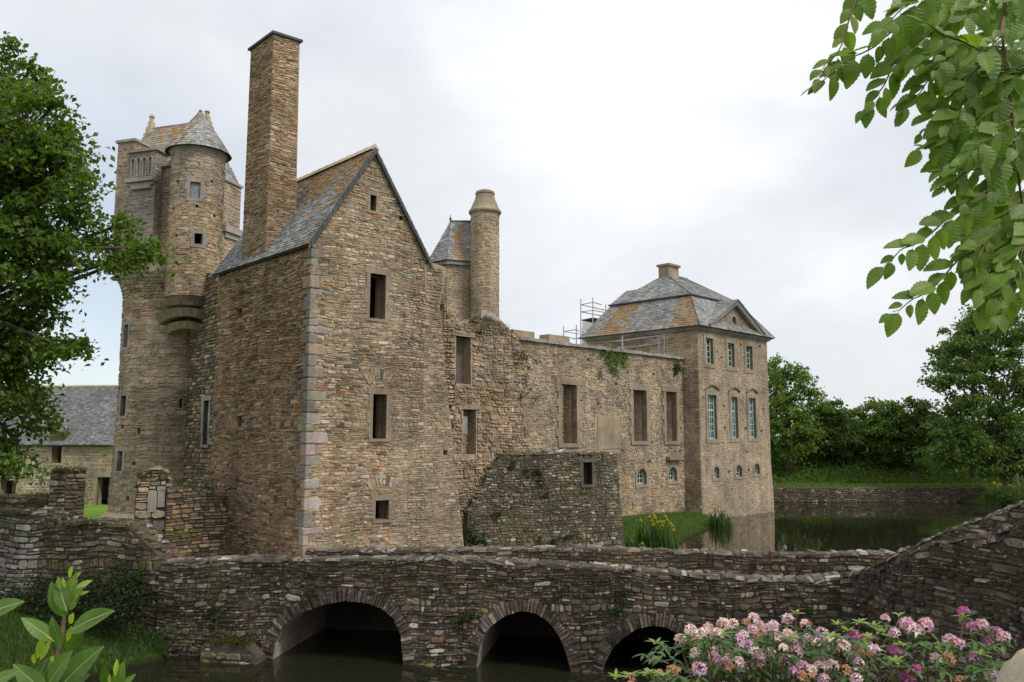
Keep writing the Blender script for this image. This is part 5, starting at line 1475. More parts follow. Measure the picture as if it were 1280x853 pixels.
for ar in arches:
    # resample the intrados into narrow stones
    c = (sum(p[0] for p in ar)/len(ar), ar[1][1]-.1)
    pts = ar[1:-1]; L = [0]
    for p, q in zip(pts[:-1], pts[1:]): L.append(L[-1]+math.hypot(q[0]-p[0], q[1]-p[1]))
    s = 0; smp = []
    while s <= L[-1]:
        k = max(i for i in range(len(L)) if L[i] <= s); k = min(k, len(pts)-2); f = (s-L[k])/(L[k+1]-L[k])
        smp.append((pts[k][0]+(pts[k+1][0]-pts[k][0])*f, pts[k][1]+(pts[k+1][1]-pts[k][1])*f)); s += rng.uniform(.045, .085)
    q = []
    for i, (x, y) in enumerate(smp):
        a, b = smp[max(0, i-1)], smp[min(len(smp)-1, i+1)]
        tx, ty = b[0]-a[0], b[1]-a[1]; l = math.hypot(tx, ty) or 1; n_ = (-ty/l, tx/l)
        dx, dy = x-c[0], y-c[1]; l = math.hypot(dx, dy)
        if n_[0]*dx + n_[1]*dy < 0: n_ = (-n_[0], -n_[1])
        nn = (n_[0]*.6 + dx/l*.4, n_[1]*.6 + dy/l*.4); l = math.hypot(*nn)
        q.append((x, y, nn[0]/l, nn[1]/l))
    BRM_.vous(bbody, nw, q, .27, PAL_VOU, M['stone_dark'], rng, dep=(.01, .08))
# wing wall flaring towards the near bank
wbody = slab('wing_wall', ww, [(0.002, -1.3), (ww.L, -1.3)] + wtop[::-1], M['mortar_dark'], br, T=.55)
BRM_.lay(wbody, ww, [(0, -.2), (ww.L, -.2)] + wtop[::-1], br_pal, M['stone_dark'], (.05, .16), (.11, .40), (.008, .055), .012, rng=random.Random(113), wamp=.04, split=.4)
# far parapet
FL0 = HP + gw.N*.05 + HG*.06; FL1 = at(1119, 690, 19.3); FL2 = at(1290, 640, 15.4)
fp, fq = Wall(FL0, FL1), Wall(FL1, FL2)
ft = [fp.uv(*q) for q in ((390, 687.5), (500, 688), (640, 686.5), (740, 686), (850, 690.5), (1000, 693.5), (1119, 691.5))]; ft[0] = (0, ft[0][1]); ft[-1] = (fp.L, ft[-1][1])
fqt = [fq.uv(*q) for q in ((1119, 691.5), (1174, 669), (1213, 652.5), (1267, 633), (1290, 623))]; fqt[0] = (0, ft[-1][1]); fqt[-1] = (fq.L, fqt[-1][1])
fpar = slab('far_parapet', fp, [(0, -1.3), (fp.L, -1.3)] + ft[::-1], M['mortar_dark'], br, T=.5)
fwing = slab('far_wing_wall', fq, [(0.002, -1.3), (fq.L, -1.3)] + fqt[::-1], M['mortar_dark'], br, T=.5)
BRM_.lay(fpar, fp, [(0, DZ), (fp.L, DZ)] + ft[::-1], PAL_DARK, M['stone_dark'], (.05, .12), (.12, .34), (.012, .05), .014, rng=random.Random(114), wamp=.02)
BRM_.lay(fwing, fq, [(0, 1.2), (fq.L, 1.2)] + fqt[::-1], PAL_DARK, M['stone_dark'], (.05, .13), (.12, .36), (.012, .06), .014, rng=random.Random(115), wamp=.03)
# deck: earth track between the parapets
dp = [nw.P(-.2, DZ-.02, -.4), nw.P(nw.L, DZ-.02, -.4), ww.P(ww.L, 2.5, -.4), fq.P(fq.L, 2.5, .1), fp.P(fp.L, DZ-.02, .1), fp.P(0, DZ-.02, .1), Vector((HP.x-2.4, HP.y+1.8, DZ-.02)), Vector((BRL.x, BRL.y+3.2, DZ-.02))]
mb = MB(); mb.add(dp, [(0, 1, 4, 5), (1, 2, 3, 4), (0, 5, 6, 7)]); mb.build('deck', M['ground'], br)
# coping stones
PAL_COPE = [(4, (.17, .14, .115)), (3, (.12, .095, .075)), (2, (.26, .235, .20)), (1.2, (.36, .34, .31)), (1, (.20, .13, .09))]
def cope(w, top, T, part, seed, wr=(.12, .34), th=(.035, .075)):
    rng = random.Random(seed)
    for (x0, y0), (x1, y1) in zip(top[:-1], top[1:]):
        f = lambda x: y0 + (y1-y0)*(x-x0)/(x1-x0)
        for layer in (0, 1):
            u = x0 + rng.uniform(-.1, 0)*layer
            while u < x1 - .03:
                u2 = min(x1+.05, u + rng.uniform(*wr)*rng.uniform(.7, 1.3))
                da, db = (-T-.03, -T*rng.uniform(.35, .6)) if layer else (-T*rng.uniform(.3, .6), rng.uniform(-.02, .075))
                h = rng.uniform(*th); tl = rng.uniform(-.02, .02); zz = rng.uniform(-.03, .012)
                z0_, z1_ = f(u)-.03+zz-tl, f(u2)-.03+zz+tl
                col = pick(PAL_COPE, rng); g = .01
                j = lambda s=.022: rng.uniform(-s, s)
                vs = [w.P(u+g+j(), z0_, da+j()), w.P(u2-g+j(), z1_, da+j()), w.P(u2-g+j(), z1_, db+j()), w.P(u+g+j(), z0_, db+j())]
                vs += [w.P(u+g+.02+j(.012), z0_+h+j(.012), da+.02), w.P(u2-g-.02+j(.012), z1_+h+j(.012), da+.02), w.P(u2-g-.02+j(.012), z1_+h+j(.012), db-.02), w.P(u+g+.02+j(.012), z0_+h+j(.012), db-.02)]
                mb = MB(); mb.hexa(vs, col); mb.build('coping_stone', M['stone_dark'], part)
                u = u2
cope(nw, ntop, .5, npar, 1); cope(ww, wtop, .55, wbody, 2, (.12, .34), (.04, .09))
cope(fp, ft, .5, fpar, 3); cope(fq, fqt, .5, fwing, 4, (.12, .32), (.04, .08))
# second, ragged course of flat stones just under the wing coping
cope(ww, [(x, y-.11) for x, y in wtop], .50, wbody, 5, (.14, .34), (.06, .1))
# mossy footing at the left abutment
q = nw.rect(263, 322, 799, 828)
ft_ = slab('footing', nw, [(q[0], -1), (q[1]+.3, -1), (q[1]+.2, .12), (q[1]-.1, .36), (q[0]+.1, .40), (q[0], .3)], M['mortar_dark'], br, T=.6, d0=.42)
fwl = Wall(nw.P(q[0], 0, .42), nw.P(q[1]+.3, 0, .42)); 
BRM_.lay(ft_, fwl, [(0, -.3), (fwl.L, -.3), (fwl.L-.1, .12), (fwl.L-.4, .34), (.1, .37), (0, .3)], PAL_MOSS, M['stone_moss'], (.1, .2), (.2, .4), (.01, .05), .015)
BRM_.flush(300)
moss_lumps('moss', [nw.P(rr_.uniform(q[0], q[1]), .40, rr_.uniform(0, .42)) for _ in range(70)], .09, br, 12, per=40, leaf=.04)
wd = [nw.P(*nw.uv(px+rr_.uniform(-5, 5), py+rr_.uniform(-4, 4)), .07) for px, py in ((575, 778), (582, 770), (268, 770), (272, 785), (700, 738), (615, 726), (780, 740), (778, 756), (770, 762), (395, 745), (1010, 760), (275, 760), (590, 765)) for _ in range(3)]
moss_lumps('weeds', wd, .09, br, 13, per=40, leaf=.05, pal=((.05, .09, .02), (.07, .10, .025)))
# ------------------------------------------------------------------ far bank: retaining wall, lawn edge, trees
fb0, fb1 = Vector((4, 62.6, 0)), at(1242, 628, 62.4)
bank = thing('bank_wall', 'low long stone retaining wall of the far moat bank, below the mown grass edge', 'wall', ((fb0.x+fb1.x)/2, 62.5, 0))
bwl = Wall(fb0, fb1); KM = Masonry()
bkw = slab('wall', bwl, [(0, -.8), (bwl.L, -.8), (bwl.L, 1.06), (0, 1.08)], M['mortar_dark'], bank, T=.6)
KM.lay(bkw, bwl, [(0, 0), (bwl.L, 0), (bwl.L, 1.05), (0, 1.07)], lambda u, v, r: pick(PAL_MOSS if r.random() < .8 else PAL_BROWN, r), M['stone_moss'], (.08, .17), (.14, .4), (.01, .06), .02, fine=False, rng=random.Random(121), wamp=.02)
KM.flush(0)
FOL = [(0.11, 0.183, 0.041), (0.134, 0.213, 0.049), (0.165, 0.244, 0.056), (0.091, 0.152, 0.037), (0.183, 0.262, 0.061)]
FOLD_ = [(0.085, 0.14, 0.037), (0.104, 0.165, 0.041), (0.122, 0.189, 0.046), (0.071, 0.116, 0.032)]
def lob(px, py, Y, r): p = at(px, py, Y); return (p.x, p.y, p.z, r)
def gbase(px, Y):
    x = ray(px, 560)[0]*Y; return (x, Y, gh(x, Y))
def ptop(px, py, Y): return tuple(at(px, py, Y))
BG = 'trees and bushes on the far bank'
tree('broadleaf_tree', 'medium dark green tree with layered rounded crown immediately right of the pavilion', 'tree', gbase(985, 70), ptop(985, 520, 70), .32,
     [lob(985, 480, 70, 2.0), lob(962, 500, 70, 2.2), lob(1003, 505, 69.5, 1.9), lob(950, 535, 70, 2.2), lob(985, 540, 69, 2.4), lob(1000, 552, 69, 1.5), lob(970, 462, 70.5, 1.3), lob(925, 530, 72, 2.5), lob(930, 490, 72, 2)], 230, 64, .55, .30, FOL, 201, BG)
bushes = [(1035, 525, 72, [(1035, 525, 1.9), (1020, 550, 1.9), (1050, 548, 1.9), (1038, 572, 1.7)], 'pale green rounded bush in the gap right of the dark layered tree', [(.075, .125, .03), (.09, .145, .035), (.06, .10, .025)]),
          (1072, 530, 73, [(1068, 532, 1.6), (1085, 545, 1.9), (1065, 562, 1.9), (1090, 572, 1.8)], 'low mid green bush behind the middle of the far bank', FOL),
          (1105, 522, 72, [(1100, 518, 1.5), (1110, 532, 1.7), (1098, 548, 1.9), (1118, 560, 2.0), (1105, 575, 1.7)], 'narrow upright bush with a pointed top, tallest of the middle bushes', FOL),
          (1140, 525, 70, [(1140, 522, 1.8), (1130, 545, 1.9), (1152, 540, 2.0), (1140, 568, 2.1), (1160, 570, 1.9)], 'dark bush tucked against the left edge of the big right hand tree', FOLD_)]
for k, (px, py, Y, ls_, lab, pal) in enumerate(bushes):
    tree('bush', lab, 'bush', gbase(px, Y), ptop(px, py+20, Y), .14, [lob(a, b, Y-.3*i, r) for i, (a, b, r) in enumerate(ls_) if b < 564], 170, 66, .5, .28, pal, 210+k, BG, limbs=True)
tree('oak_tree', 'largest far tree with tall wide crown filling the right edge of the view', 'tree', gbase(1255, 62), ptop(1250, 500, 62), .45,
     [lob(1205, 440, 62, 2.2), lob(1235, 415, 62, 2.4), lob(1185, 470, 62, 1.7), lob(1270, 400, 62, 2.6), lob(1215, 485, 61, 2.4), lob(1255, 470, 61, 2.8), lob(1190, 520, 61, 2.0), lob(1230, 535, 60.5, 2.6), lob(1280, 540, 60.5, 2.8), lob(1255, 556, 60, 1.7), lob(1290, 560, 60, 1.9), lob(1215, 556, 60, 1.5), lob(1195, 566, 59.5, 1.3), lob(1232, 572, 59, 1.4), lob(1262, 574, 59, 1.5), lob(1292, 572, 59, 1.6), lob(1300, 450, 62, 3.2), lob(1330, 500, 62, 3.5), lob(1180, 555, 60.5, 1.8), lob(1350, 400, 63, 3)], 560, 66, .58, .28, FOLD_+FOL[:2], 220, BG)
tree('spindly_tree', 'small far tree showing through below the tip of the hanging leaves', 'tree', gbase(1215, 68), ptop(1215, 480, 68), .2, [lob(1222, 410, 68, 1.5), lob(1208, 430, 68, 1.3), lob(1240, 395, 68, 1.6), lob(1195, 450, 68, 1.4)], 100, 60, .55, .3, FOLD_, 225, BG)
# shaded undergrowth on the slope behind the grass edge
g = np.random.default_rng(5); n = 14000
xs = g.uniform(12, 46, n); ys = g.uniform(66.8, 76, n); zs_ = height(xs, ys) + g.uniform(0, .5, n)*np.clip((ys-67)/3, .3, 1.4)
V, T, C = leafcloud(np.stack([xs, ys, zs_], 1), .34, 6, [(.10, .17, .034), (.12, .19, .04), (.08, .135, .03)], .7, aspect=.35)
mk('undergrowth', V, T, M['leaf'], None, C, kind='stuff')
# background wood behind everything on that side
g = np.random.default_rng(15)
lb_ = [(x, 84+g.uniform(-3, 4), 3.5+g.uniform(0, 1.8), g.uniform(2.2, 3.2)) for x in np.arange(8, 62, 2.2)]
P, cc = crown_points(lb_, 420, 45, .9, 16, inner=.5)
V, T, C = leafcloud(P, .42, 17, FOLD_, .6); mk('distant_wood', V, T, M['leaf'], None, C, kind='stuff')
pp_ = at(1273, 625, 52)
t = thing('wooden_post', 'thin grey wooden post standing among yellow irises at the right bank', 'post', (pp_.x, pp_.y, gh(pp_.x, pp_.y)))
mb = MB(); mb.tube([(pp_.x, pp_.y, gh(pp_.x, pp_.y)-.2), (pp_.x+.02, pp_.y, at(1273, 592, 52).z)], .09, .08, 8); mb.build('shaft', M['old_wood'], t)
# ------------------------------------------------------------------ grass and water plants
def blades(name, pts, h, w, seed, pal, parent=None, lean=.35, kind='stuff'):
    g = np.random.default_rng(seed); P = np.array(pts, float); n = len(P)
    a = g.uniform(0, 2*math.pi, n); d = np.stack([np.cos(a), np.sin(a), np.zeros(n)], 1); e = np.stack([-np.sin(a), np.cos(a), np.zeros(n)], 1)
    H = (h*g.uniform(.5, 1.3, n))[:, None]; Wd = (w*g.uniform(.7, 1.3, n))[:, None]; l = (lean*g.uniform(.2, 1.2, n))[:, None]
    up = np.array([0, 0, 1.0])
    v0, v1 = P - e*Wd/2, P + e*Wd/2
    m0, m1 = P + up*H*.6 + d*H*l*.3 - e*Wd*.4, P + up*H*.6 + d*H*l*.3 + e*Wd*.4
    tp_ = P + up*H*.95 + d*H*l
    V = np.stack([v0, v1, m1, m0, tp_], 1).reshape(-1, 3); i = np.arange(n)*5
    T = np.concatenate([np.stack([i, i+1, i+2], 1), np.stack([i, i+2, i+3], 1), np.stack([i+3, i+2, i+4], 1)])
    pal = np.array(pal); C = pal[g.integers(0, len(pal), n)]*g.uniform(.75, 1.25, (n, 1))
    return mk(name, V, T, M['leaf'], parent, np.repeat(C, 5, 0), kind=kind)
GP = [(.075, .135, .025), (.10, .165, .032), (.06, .11, .02), (.12, .17, .045)]
def scatter(poly, n, seed, zmin=.05):
    g = np.random.default_rng(seed); P = np.array(poly); o = []
    while sum(map(len, o)) < n:
        x = g.uniform(P[:, 0].min(), P[:, 0].max(), 4000); y = g.uniform(P[:, 1].min(), P[:, 1].max(), 4000)
        m = (sdist(poly, x, y) > 0); x, y = x[m], y[m]; z = height(x, y); k = z > zmin
        o.append(np.stack([x[k], y[k], z[k]], 1))
    return np.concatenate(o)[:n]
blades('grass_tufts', scatter(GS, 12000, 1, .03), .13, .025, 2, [(.085, .155, .025), (.11, .185, .035), (.07, .125, .022), (.13, .19, .045)])
LBv = [(-14.5, 21.2), (MWR.x, MWR.y+.1)] + [tuple(atz(*q)[:2]) for q in ((212, 826), (190, 830), (152, 837), (100, 852))] + [(-9.6, 15), (-14.5, 13.8)]
blades('bank_grass', scatter(LBv, 22000, 3, .02), .13, .013, 4, [(.055, .105, .02), (.075, .13, .026), (.045, .085, .018), (.09, .13, .035)], lean=.6)
eg = np.random.default_rng(7)
lx = eg.uniform(10, 46, 5000); ly = eg.uniform(62.7, 66.4, 5000)
blades('mown_grass', np.stack([lx, ly, height(lx, ly)], 1), .16, .07, 8, [(.13, .20, .035), (.16, .235, .045), (.10, .165, .03)])
# coarse weeds along the left bank, hedge of shade plants
def shrub(name, label, cat, lobes, clumps, per, clr, leaf, pal, seed, group=None, aspect=.6, stems=True):
    c = lobes[0]; zb_ = min(l[2]-l[3] for l in lobes)
    t = thing(name, label, cat, (c[0], c[1], zb_), group)
    P, cc = crown_points(lobes, clumps, per, clr, seed, inner=.35)
    mb = MB()
    for k in range(0, len(cc), 3):
        b = Vector(cc[k]); s = Vector((c[0]+(b.x-c[0])*.35, c[1]+(b.y-c[1])*.35, zb_)); mb.tube([s, s.lerp(b, .6)+Vector((0, 0, .05)), b], .012, .005, 4)
    mb.build('stems', M['bark'], t)
    V, T, C = leafcloud(P, leaf, seed+1, pal, .6, aspect=aspect); mk('foliage', V, T, M['leaf'], t, C)
    return t
shrub('hedge', 'dark low overgrown hedge on the grassy bank below the left wall', 'hedge', [lob(x, 756+6*math.sin(x*.13), 18.0, .50) for x in range(-60, 165, 17)] + [lob(x, 740+4*math.sin(x*.1), 18.6, .45) for x in range(60, 165, 20)], 260, 40, .26, .07, [(.020, .036, .010), (.028, .046, .014), (.016, .028, .009)], 230)
shrub('bramble', 'leafy dark bramble growing up the left wall beside the bridge', 'shrub', [lob(150, 718, 19.0, .40), lob(130, 700, 19.6, .3), lob(168, 735, 18.9, .35)], 50, 45, .2, .06, [(.035, .065, .016), (.05, .085, .02)], 232)
shrub('wall_bush', 'small dark green bush against the pale rubble at the far left wall', 'shrub', [lob(72, 702, 20.2, .42), lob(45, 712, 20.2, .36), lob(100, 690, 20.2, .30)], 50, 45, .2, .06, [(.03, .055, .014), (.045, .075, .018)], 233)
shrub('wall_creeper', 'thin creeper hanging on the wall between pier and bridge', 'creeper', [lob(142, 672, 19.9, .14), lob(140, 688, 19.9, .12)], 14, 40, .1, .05, [(.025, .055, .018)], 234)
shrub('wall_creeper', 'creeper trailing down the wall just under the mossy pier', 'creeper', [lob(45, 655, 20.9, .2), lob(52, 675, 20.9, .2), lob(48, 640, 20.9, .16)], 26, 40, .12, .05, [(.035, .06, .016)], 235)
wt = [atz(x, y, .1) for x, y in ((196, 822), (180, 815), (165, 812), (188, 806), (150, 818), (135, 825), (172, 800), (150, 803))]
shrub('bank_weeds', 'bright green nettles at the waterline beside the bridge foot', 'weeds', [(p.x, p.y+.3, .35, .30) for p in wt], 90, 45, .16, .05, [(.05, .095, .02), (.07, .12, .025)], 236)
# yellow flag irises
def iris(label, px, py, wpx, hpx, nb, flowers, Y=None, seed=1, group='yellow irises by the water'):
    b = atz(px, py, .05) if Y is None else at(px, py, Y)
    s = b.y/F; H = hpx*s; g = np.random.default_rng(seed)
    t = thing('iris_clump', label, 'plant', (b.x, b.y, b.z), group)
    pts = np.stack([b.x + g.normal(0, wpx*s*.26, nb), b.y + g.normal(0, wpx*s*.18, nb), np.full(nb, b.z-.05)], 1)
    blades('leaves', pts, H, .055, seed+1, [(.04, .085, .022), (.055, .11, .028), (.075, .13, .035)], t, .45, kind='stuff')
    mb = MB()
    fl = []
    for (fx, fy) in flowers:
        p = at(fx, fy, b.y + g.uniform(-.3, .3)); mb.tube([(b.x+(p.x-b.x)*.6, p.y, b.z), (p.x, p.y, p.z)], .012, .01, 4); fl.append(p)
    if fl: mb.build('stems', M['laurel'], t)
    for p in fl:
        f_ = MB(); r0 = .085*max(1, b.y/38)
        for k in range(6):
            a = k*math.pi/3 + g.uniform(0, .4); dz = -.03 if k % 2 else .07; r = r0*(1.0 if k % 2 else .6)
            d = Vector((math.cos(a), math.sin(a), 0)); e_ = Vector((-d.y, d.x, 0))*r*.45
            f_.add([p, p+d*r*.6+e_+Vector((0, 0, dz*.6+.02)), p+d*r*1.1+Vector((0, 0, dz)), p+d*r*.6-e_+Vector((0, 0, dz*.6+.02))], [(0, 1, 2), (0, 2, 3)], (.75, .52, .03))
        f_.build('flower', M['petal'], t)
    return t
iris('large yellow iris clump in front of the grass strip, beside the bastion', 822, 688, 50, 34, 200, [(815, 651), (819, 648), (822, 653), (826, 652), (830, 653), (834, 650), (828, 657), (817, 656), (801, 651), (841, 658), (842, 663), (832, 646), (812, 646), (818, 645), (838, 655)], seed=31)
iris('small clump with a single low yellow flower, left end of the grass strip', 788, 694, 24, 22, 90, [(790, 676), (803, 680)], seed=33)
iris('broad clump of leaves at the corner of the pavilion foot', 900, 660, 24, 22, 130, [(893, 634), (901, 637), (906, 642), (897, 631)], seed=35)
iris('leafy iris clump with yellow flowers around the wooden post', 1256, 634, 36, 30, 300, [(1243, 604), (1250, 606), (1268, 609), (1270, 613), (1262, 607), (1273, 607), (1246, 609)], Y=52, seed=37)
shrub('reeds', 'green waterside plants left of the wooden post', 'plant', [lob(1243, 622, 52, .55), lob(1258, 626, 51, .6), lob(1275, 622, 51, .6)], 60, 50, .3, .16, [(.05, .09, .02), (.07, .12, .025)], 239, aspect=.3)
# ivy on the wing wall
def ivy(label, w, pix, n, r, pal, seed):
    g = np.random.default_rng(seed); P = []
    for (px, py, k) in pix:
        u, v = w.uv(px, py); p = w.P(u, v, .08)
        for _ in range(int(n*k)):
            q = w.P(u+g.normal(0, r), v+g.normal(0, r), .05+abs(g.normal(0, .07))); P.append(tuple(q))
    c = w.P(*w.uv(*pix[0][:2]), .1)
    t = thing('ivy', label, 'ivy', c)
    V, T, C = leafcloud(np.array(P), .13, seed, pal, .2, outw=np.array([[w.N.x*1.2, w.N.y*1.2, 0]])); mk('foliage', V, T, M['leaf'], t, C)
    mb = MB()
    for (px, py, k) in pix:
        if (w.P(*w.uv(px, py), .1) - c).length > .9: c = w.P(*w.uv(px, py+5), .03)
        mb.tube([c, w.P(*w.uv(px, py), .05)], .02, .01, 4)
    mb.build('stems', M['bark'], t)
ivy('bright green ivy hanging over the head of the ruined wing', cw, [(752, 440, 1), (762, 442, 1), (772, 444, 1), (780, 446, 1), (758, 449, 1), (768, 452, 1), (764, 460, .8), (768, 466, .5), (778, 455, .6)], 70, .17, [(.10, .19, .03), (.13, .23, .04), (.08, .14, .025)], 240)
ivy('dark ivy in the corner where the ruined wing meets the pavilion', cw, [(845, 455, 1), (843, 462, 1), (848, 460, .8), (844, 470, .5)], 50, .15, [(.03, .06, .022), (.04, .075, .025)], 241)
ivy('small dark tuft of ivy above the middle tall window', cw, [(749, 468, 1), (668, 497, .4)], 25, .12, [(.05, .08, .025)], 242)
g2 = [(556, 447, .3), (660, 460, .5), (655, 475, .5), (650, 497, .4), (663, 488, .3), (652, 450, .6), (670, 452, .6), (600, 412, .5), (596, 416, .4)]
ivy('straggling weeds rooted in the broken corner wall', rw, [q for q in g2], 30, .14, [(.07, .09, .025), (.05, .08, .02), (.10, .09, .03)], 243)
gsw = [(586, 690, 1), (592, 680, 1), (598, 688, 1), (588, 672, .6)]
ivy('green creeper at the foot of the bastion beside the house', bw_, gsw, 50, .16, [(.05, .10, .02), (.07, .12, .03)], 244)
# ------------------------------------------------------------------ scaffolding behind and on the wing
def scaffold(label, loc, poles, rails, boards=()):
    t = thing('scaffolding', label, 'scaffold', loc)
    for a, b in poles:
        mb = MB(); mb.tube([a, b], .045, n=6); mb.build('pole', M['steel'], t)
    for a, b in rails:
        mb = MB(); mb.tube([a, b], .038, n=6); mb.build('rail', M['steel'], t)
    for n_, v, f in boards: mk(n_, v, f, M['board'] if n_ != 'plank' else M['old_wood'], t)
    return t
Yb = 56.0
def sp(px, py, Y=Yb): return at(px, py, Y)
scaffold('tall grey scaffold tower with pale sheeting beside the mansard roof', (sp(740, 440).x, Yb, 1.2),
         [(sp(x, 470), sp(x, y)) for x, y in ((726, 374), (741, 372))] + [(sp(757, 470, 58), sp(757, 381, 58)), (sp(728, 470, 57.5), sp(728, 410, 57.5)), (sp(732, 470), sp(732, 418))],
         [(sp(726, 381), sp(741, 378)), (sp(741, 378), sp(752, 381, 58)), (sp(726, 381), sp(757, 388, 58)), (sp(726, 390), sp(741, 388)), (sp(726, 390), sp(757, 396, 58)), (sp(741, 388), sp(757, 391, 58))],
         [('sheeting', [sp(728, 401), sp(750, 406), sp(750, 440), sp(728, 440), sp(728, 401, 56.1), sp(750, 406, 56.1), sp(750, 440, 56.1), sp(728, 440, 56.1)], [(0, 1, 2, 3), (7, 6, 5, 4), (0, 4, 5, 1), (1, 5, 6, 2), (2, 6, 7, 3), (3, 7, 4, 0)]),
          ('plank', [sp(726, 400), sp(741, 397), sp(758, 400, 58), sp(745, 404, 58), sp(726, 401), sp(741, 398), sp(758, 401, 58), sp(745, 405, 58)], [(0, 1, 2, 3), (7, 6, 5, 4), (0, 4, 5, 1), (1, 5, 6, 2), (2, 6, 7, 3), (3, 7, 4, 0)])])
scaffold('short scaffold guard rail above the wing wall, left of the tall scaffold', (sp(712, 440).x, Yb, 1.2),
         [(sp(x, 470), sp(x, y)) for x, y in ((704.5, 408), (720.5, 406))],
         [(sp(704.5, 414.5), sp(720.5, 412)), (sp(704.5, 414.5), sp(734, 419)), (sp(720.5, 413), sp(740, 416)), (sp(716, 424), sp(726, 422)), (sp(704.5, 421), sp(727, 424))])
scaffold('scaffold rails along the wall head in front of the pavilion side wall', (sp(810, 450, 50).x, 50, 9.3),
         [(sp(x, b, 50), sp(x, y, 50)) for x, y, b in ((830.5, 415, 445), (833, 429, 445), (824, 420, 445), (849, 423, 438), (778, 420, 440), (842, 421, 432))],
         [(sp(771, 427, 52), sp(825, 420, 50)), (sp(771, 436, 52), sp(832, 429, 50)), (sp(832, 430, 50), sp(860, 421, 49.6)), (sp(838, 443, 50), sp(851, 431, 49.8)), (sp(805, 444, 51), sp(824, 442, 50)), (sp(760, 427, 53), sp(771, 427, 52))])
# ------------------------------------------------------------------ pigeons on the bastion
def pigeon(label, px, py, face, seed, col):
    p = bw_.P(*bw_.uv(px, py), -.15); p.z = 4.07
    t = thing('pigeon', label, 'bird', p, 'pigeons on the bastion')
    s = .16; d = Vector((face, -.2, 0)).normalized()
    mb = MB(); n = 10
    ax = [(-1.5, .12, .62), (-1.0, .22, .74), (-.5, .42, .92), (0, .52, 1.05), (.5, .46, 1.22), (.8, .30, 1.45), (.95, .24, 1.68), (1.15, .22, 1.82), (1.3, .12, 1.80), (1.5, .03, 1.74)]
    for (x, r, z) in ax:
        c = p + d*x*s*.9 + Vector((0, 0, z*s*.75)); e_ = Vector((-d.y, d.x, 0))
        for k in range(n): a = 2*math.pi*k/n; mb.v.append(tuple(c + e_*math.cos(a)*r*s*.8 + Vector((0, 0, math.sin(a)*r*s*.85))))
    for i in range(len(ax)-1):
        for k in range(n): mb.f.append((i*n+k, i*n+(k+1) % n, (i+1)*n+(k+1) % n, (i+1)*n+k))
    mk('body', mb.v, mb.f, M[col], t, smooth=True)
    for k in (-1, 1):
        mb = MB(); q = p + Vector((-d.y, d.x, 0))*k*.03; mb.tube([q, q+Vector((0, 0, .1))], .008, n=4); mb.build('leg', M['brown_wood'], t)
pigeon('small dark grey pigeon, left of the two birds on the bastion', 683, 565, -1, 1, 'lead')
pigeon('pale pigeon, right of the two birds on the bastion', 702.5, 565, 1, 2, 'board')
# ------------------------------------------------------------------ big tree at the left edge
LY = 17.0
LP_ = [(.075, .135, .022), (.098, .165, .027), (.125, .20, .033), (.06, .108, .02), (.155, .24, .04)]
ll = [(35, 165, 1.45), (80, 225, 1.0), (95, 175, .62), (60, 290, 1.1), (105, 285, .6), (20, 110, .8), (85, 125, .5), (-40, 130, 1.6), (-30, 260, 1.9), (15, 345, 1.1), (90, 330, .55), (60, 360, .6), (10, 425, 1.0), (50, 440, .6), (88, 432, .38), (115, 428, .25), (-20, 500, 1.1), (40, 505, .6), (75, 522, .32), (20, 548, .55), (-10, 570, .5), (-120, 200, 2.6), (-150, 380, 2.6), (-90, 480, 1.6), (-220, 300, 2.6), (125, 325, .35), (166, 318, .30), (150, 328, .22), (182, 310, .13), (152, 280, .12), (148, 305, .12), (60, 200, 1.0), (70, 110, .45), (110, 235, .55), (45, 395, .6), (30, 455, .6)]
bx = ray(-170, 640)[0]*LY
tree('maple_tree', 'big leafy maple whose crown fills the left edge of the view', 'tree', (bx, LY+.6, gh(bx, LY+.6)), ptop(-160, 300, LY), .42,
     [lob(a-14 if a > 20 and a < 140 else a, b, LY+((i*37) % 11-5)*.16, r*.78 if a > -10 else r) for i, (a, b, r) in enumerate(ll)], 1100, 80, .36, .135, LP_, 250, up=.9)
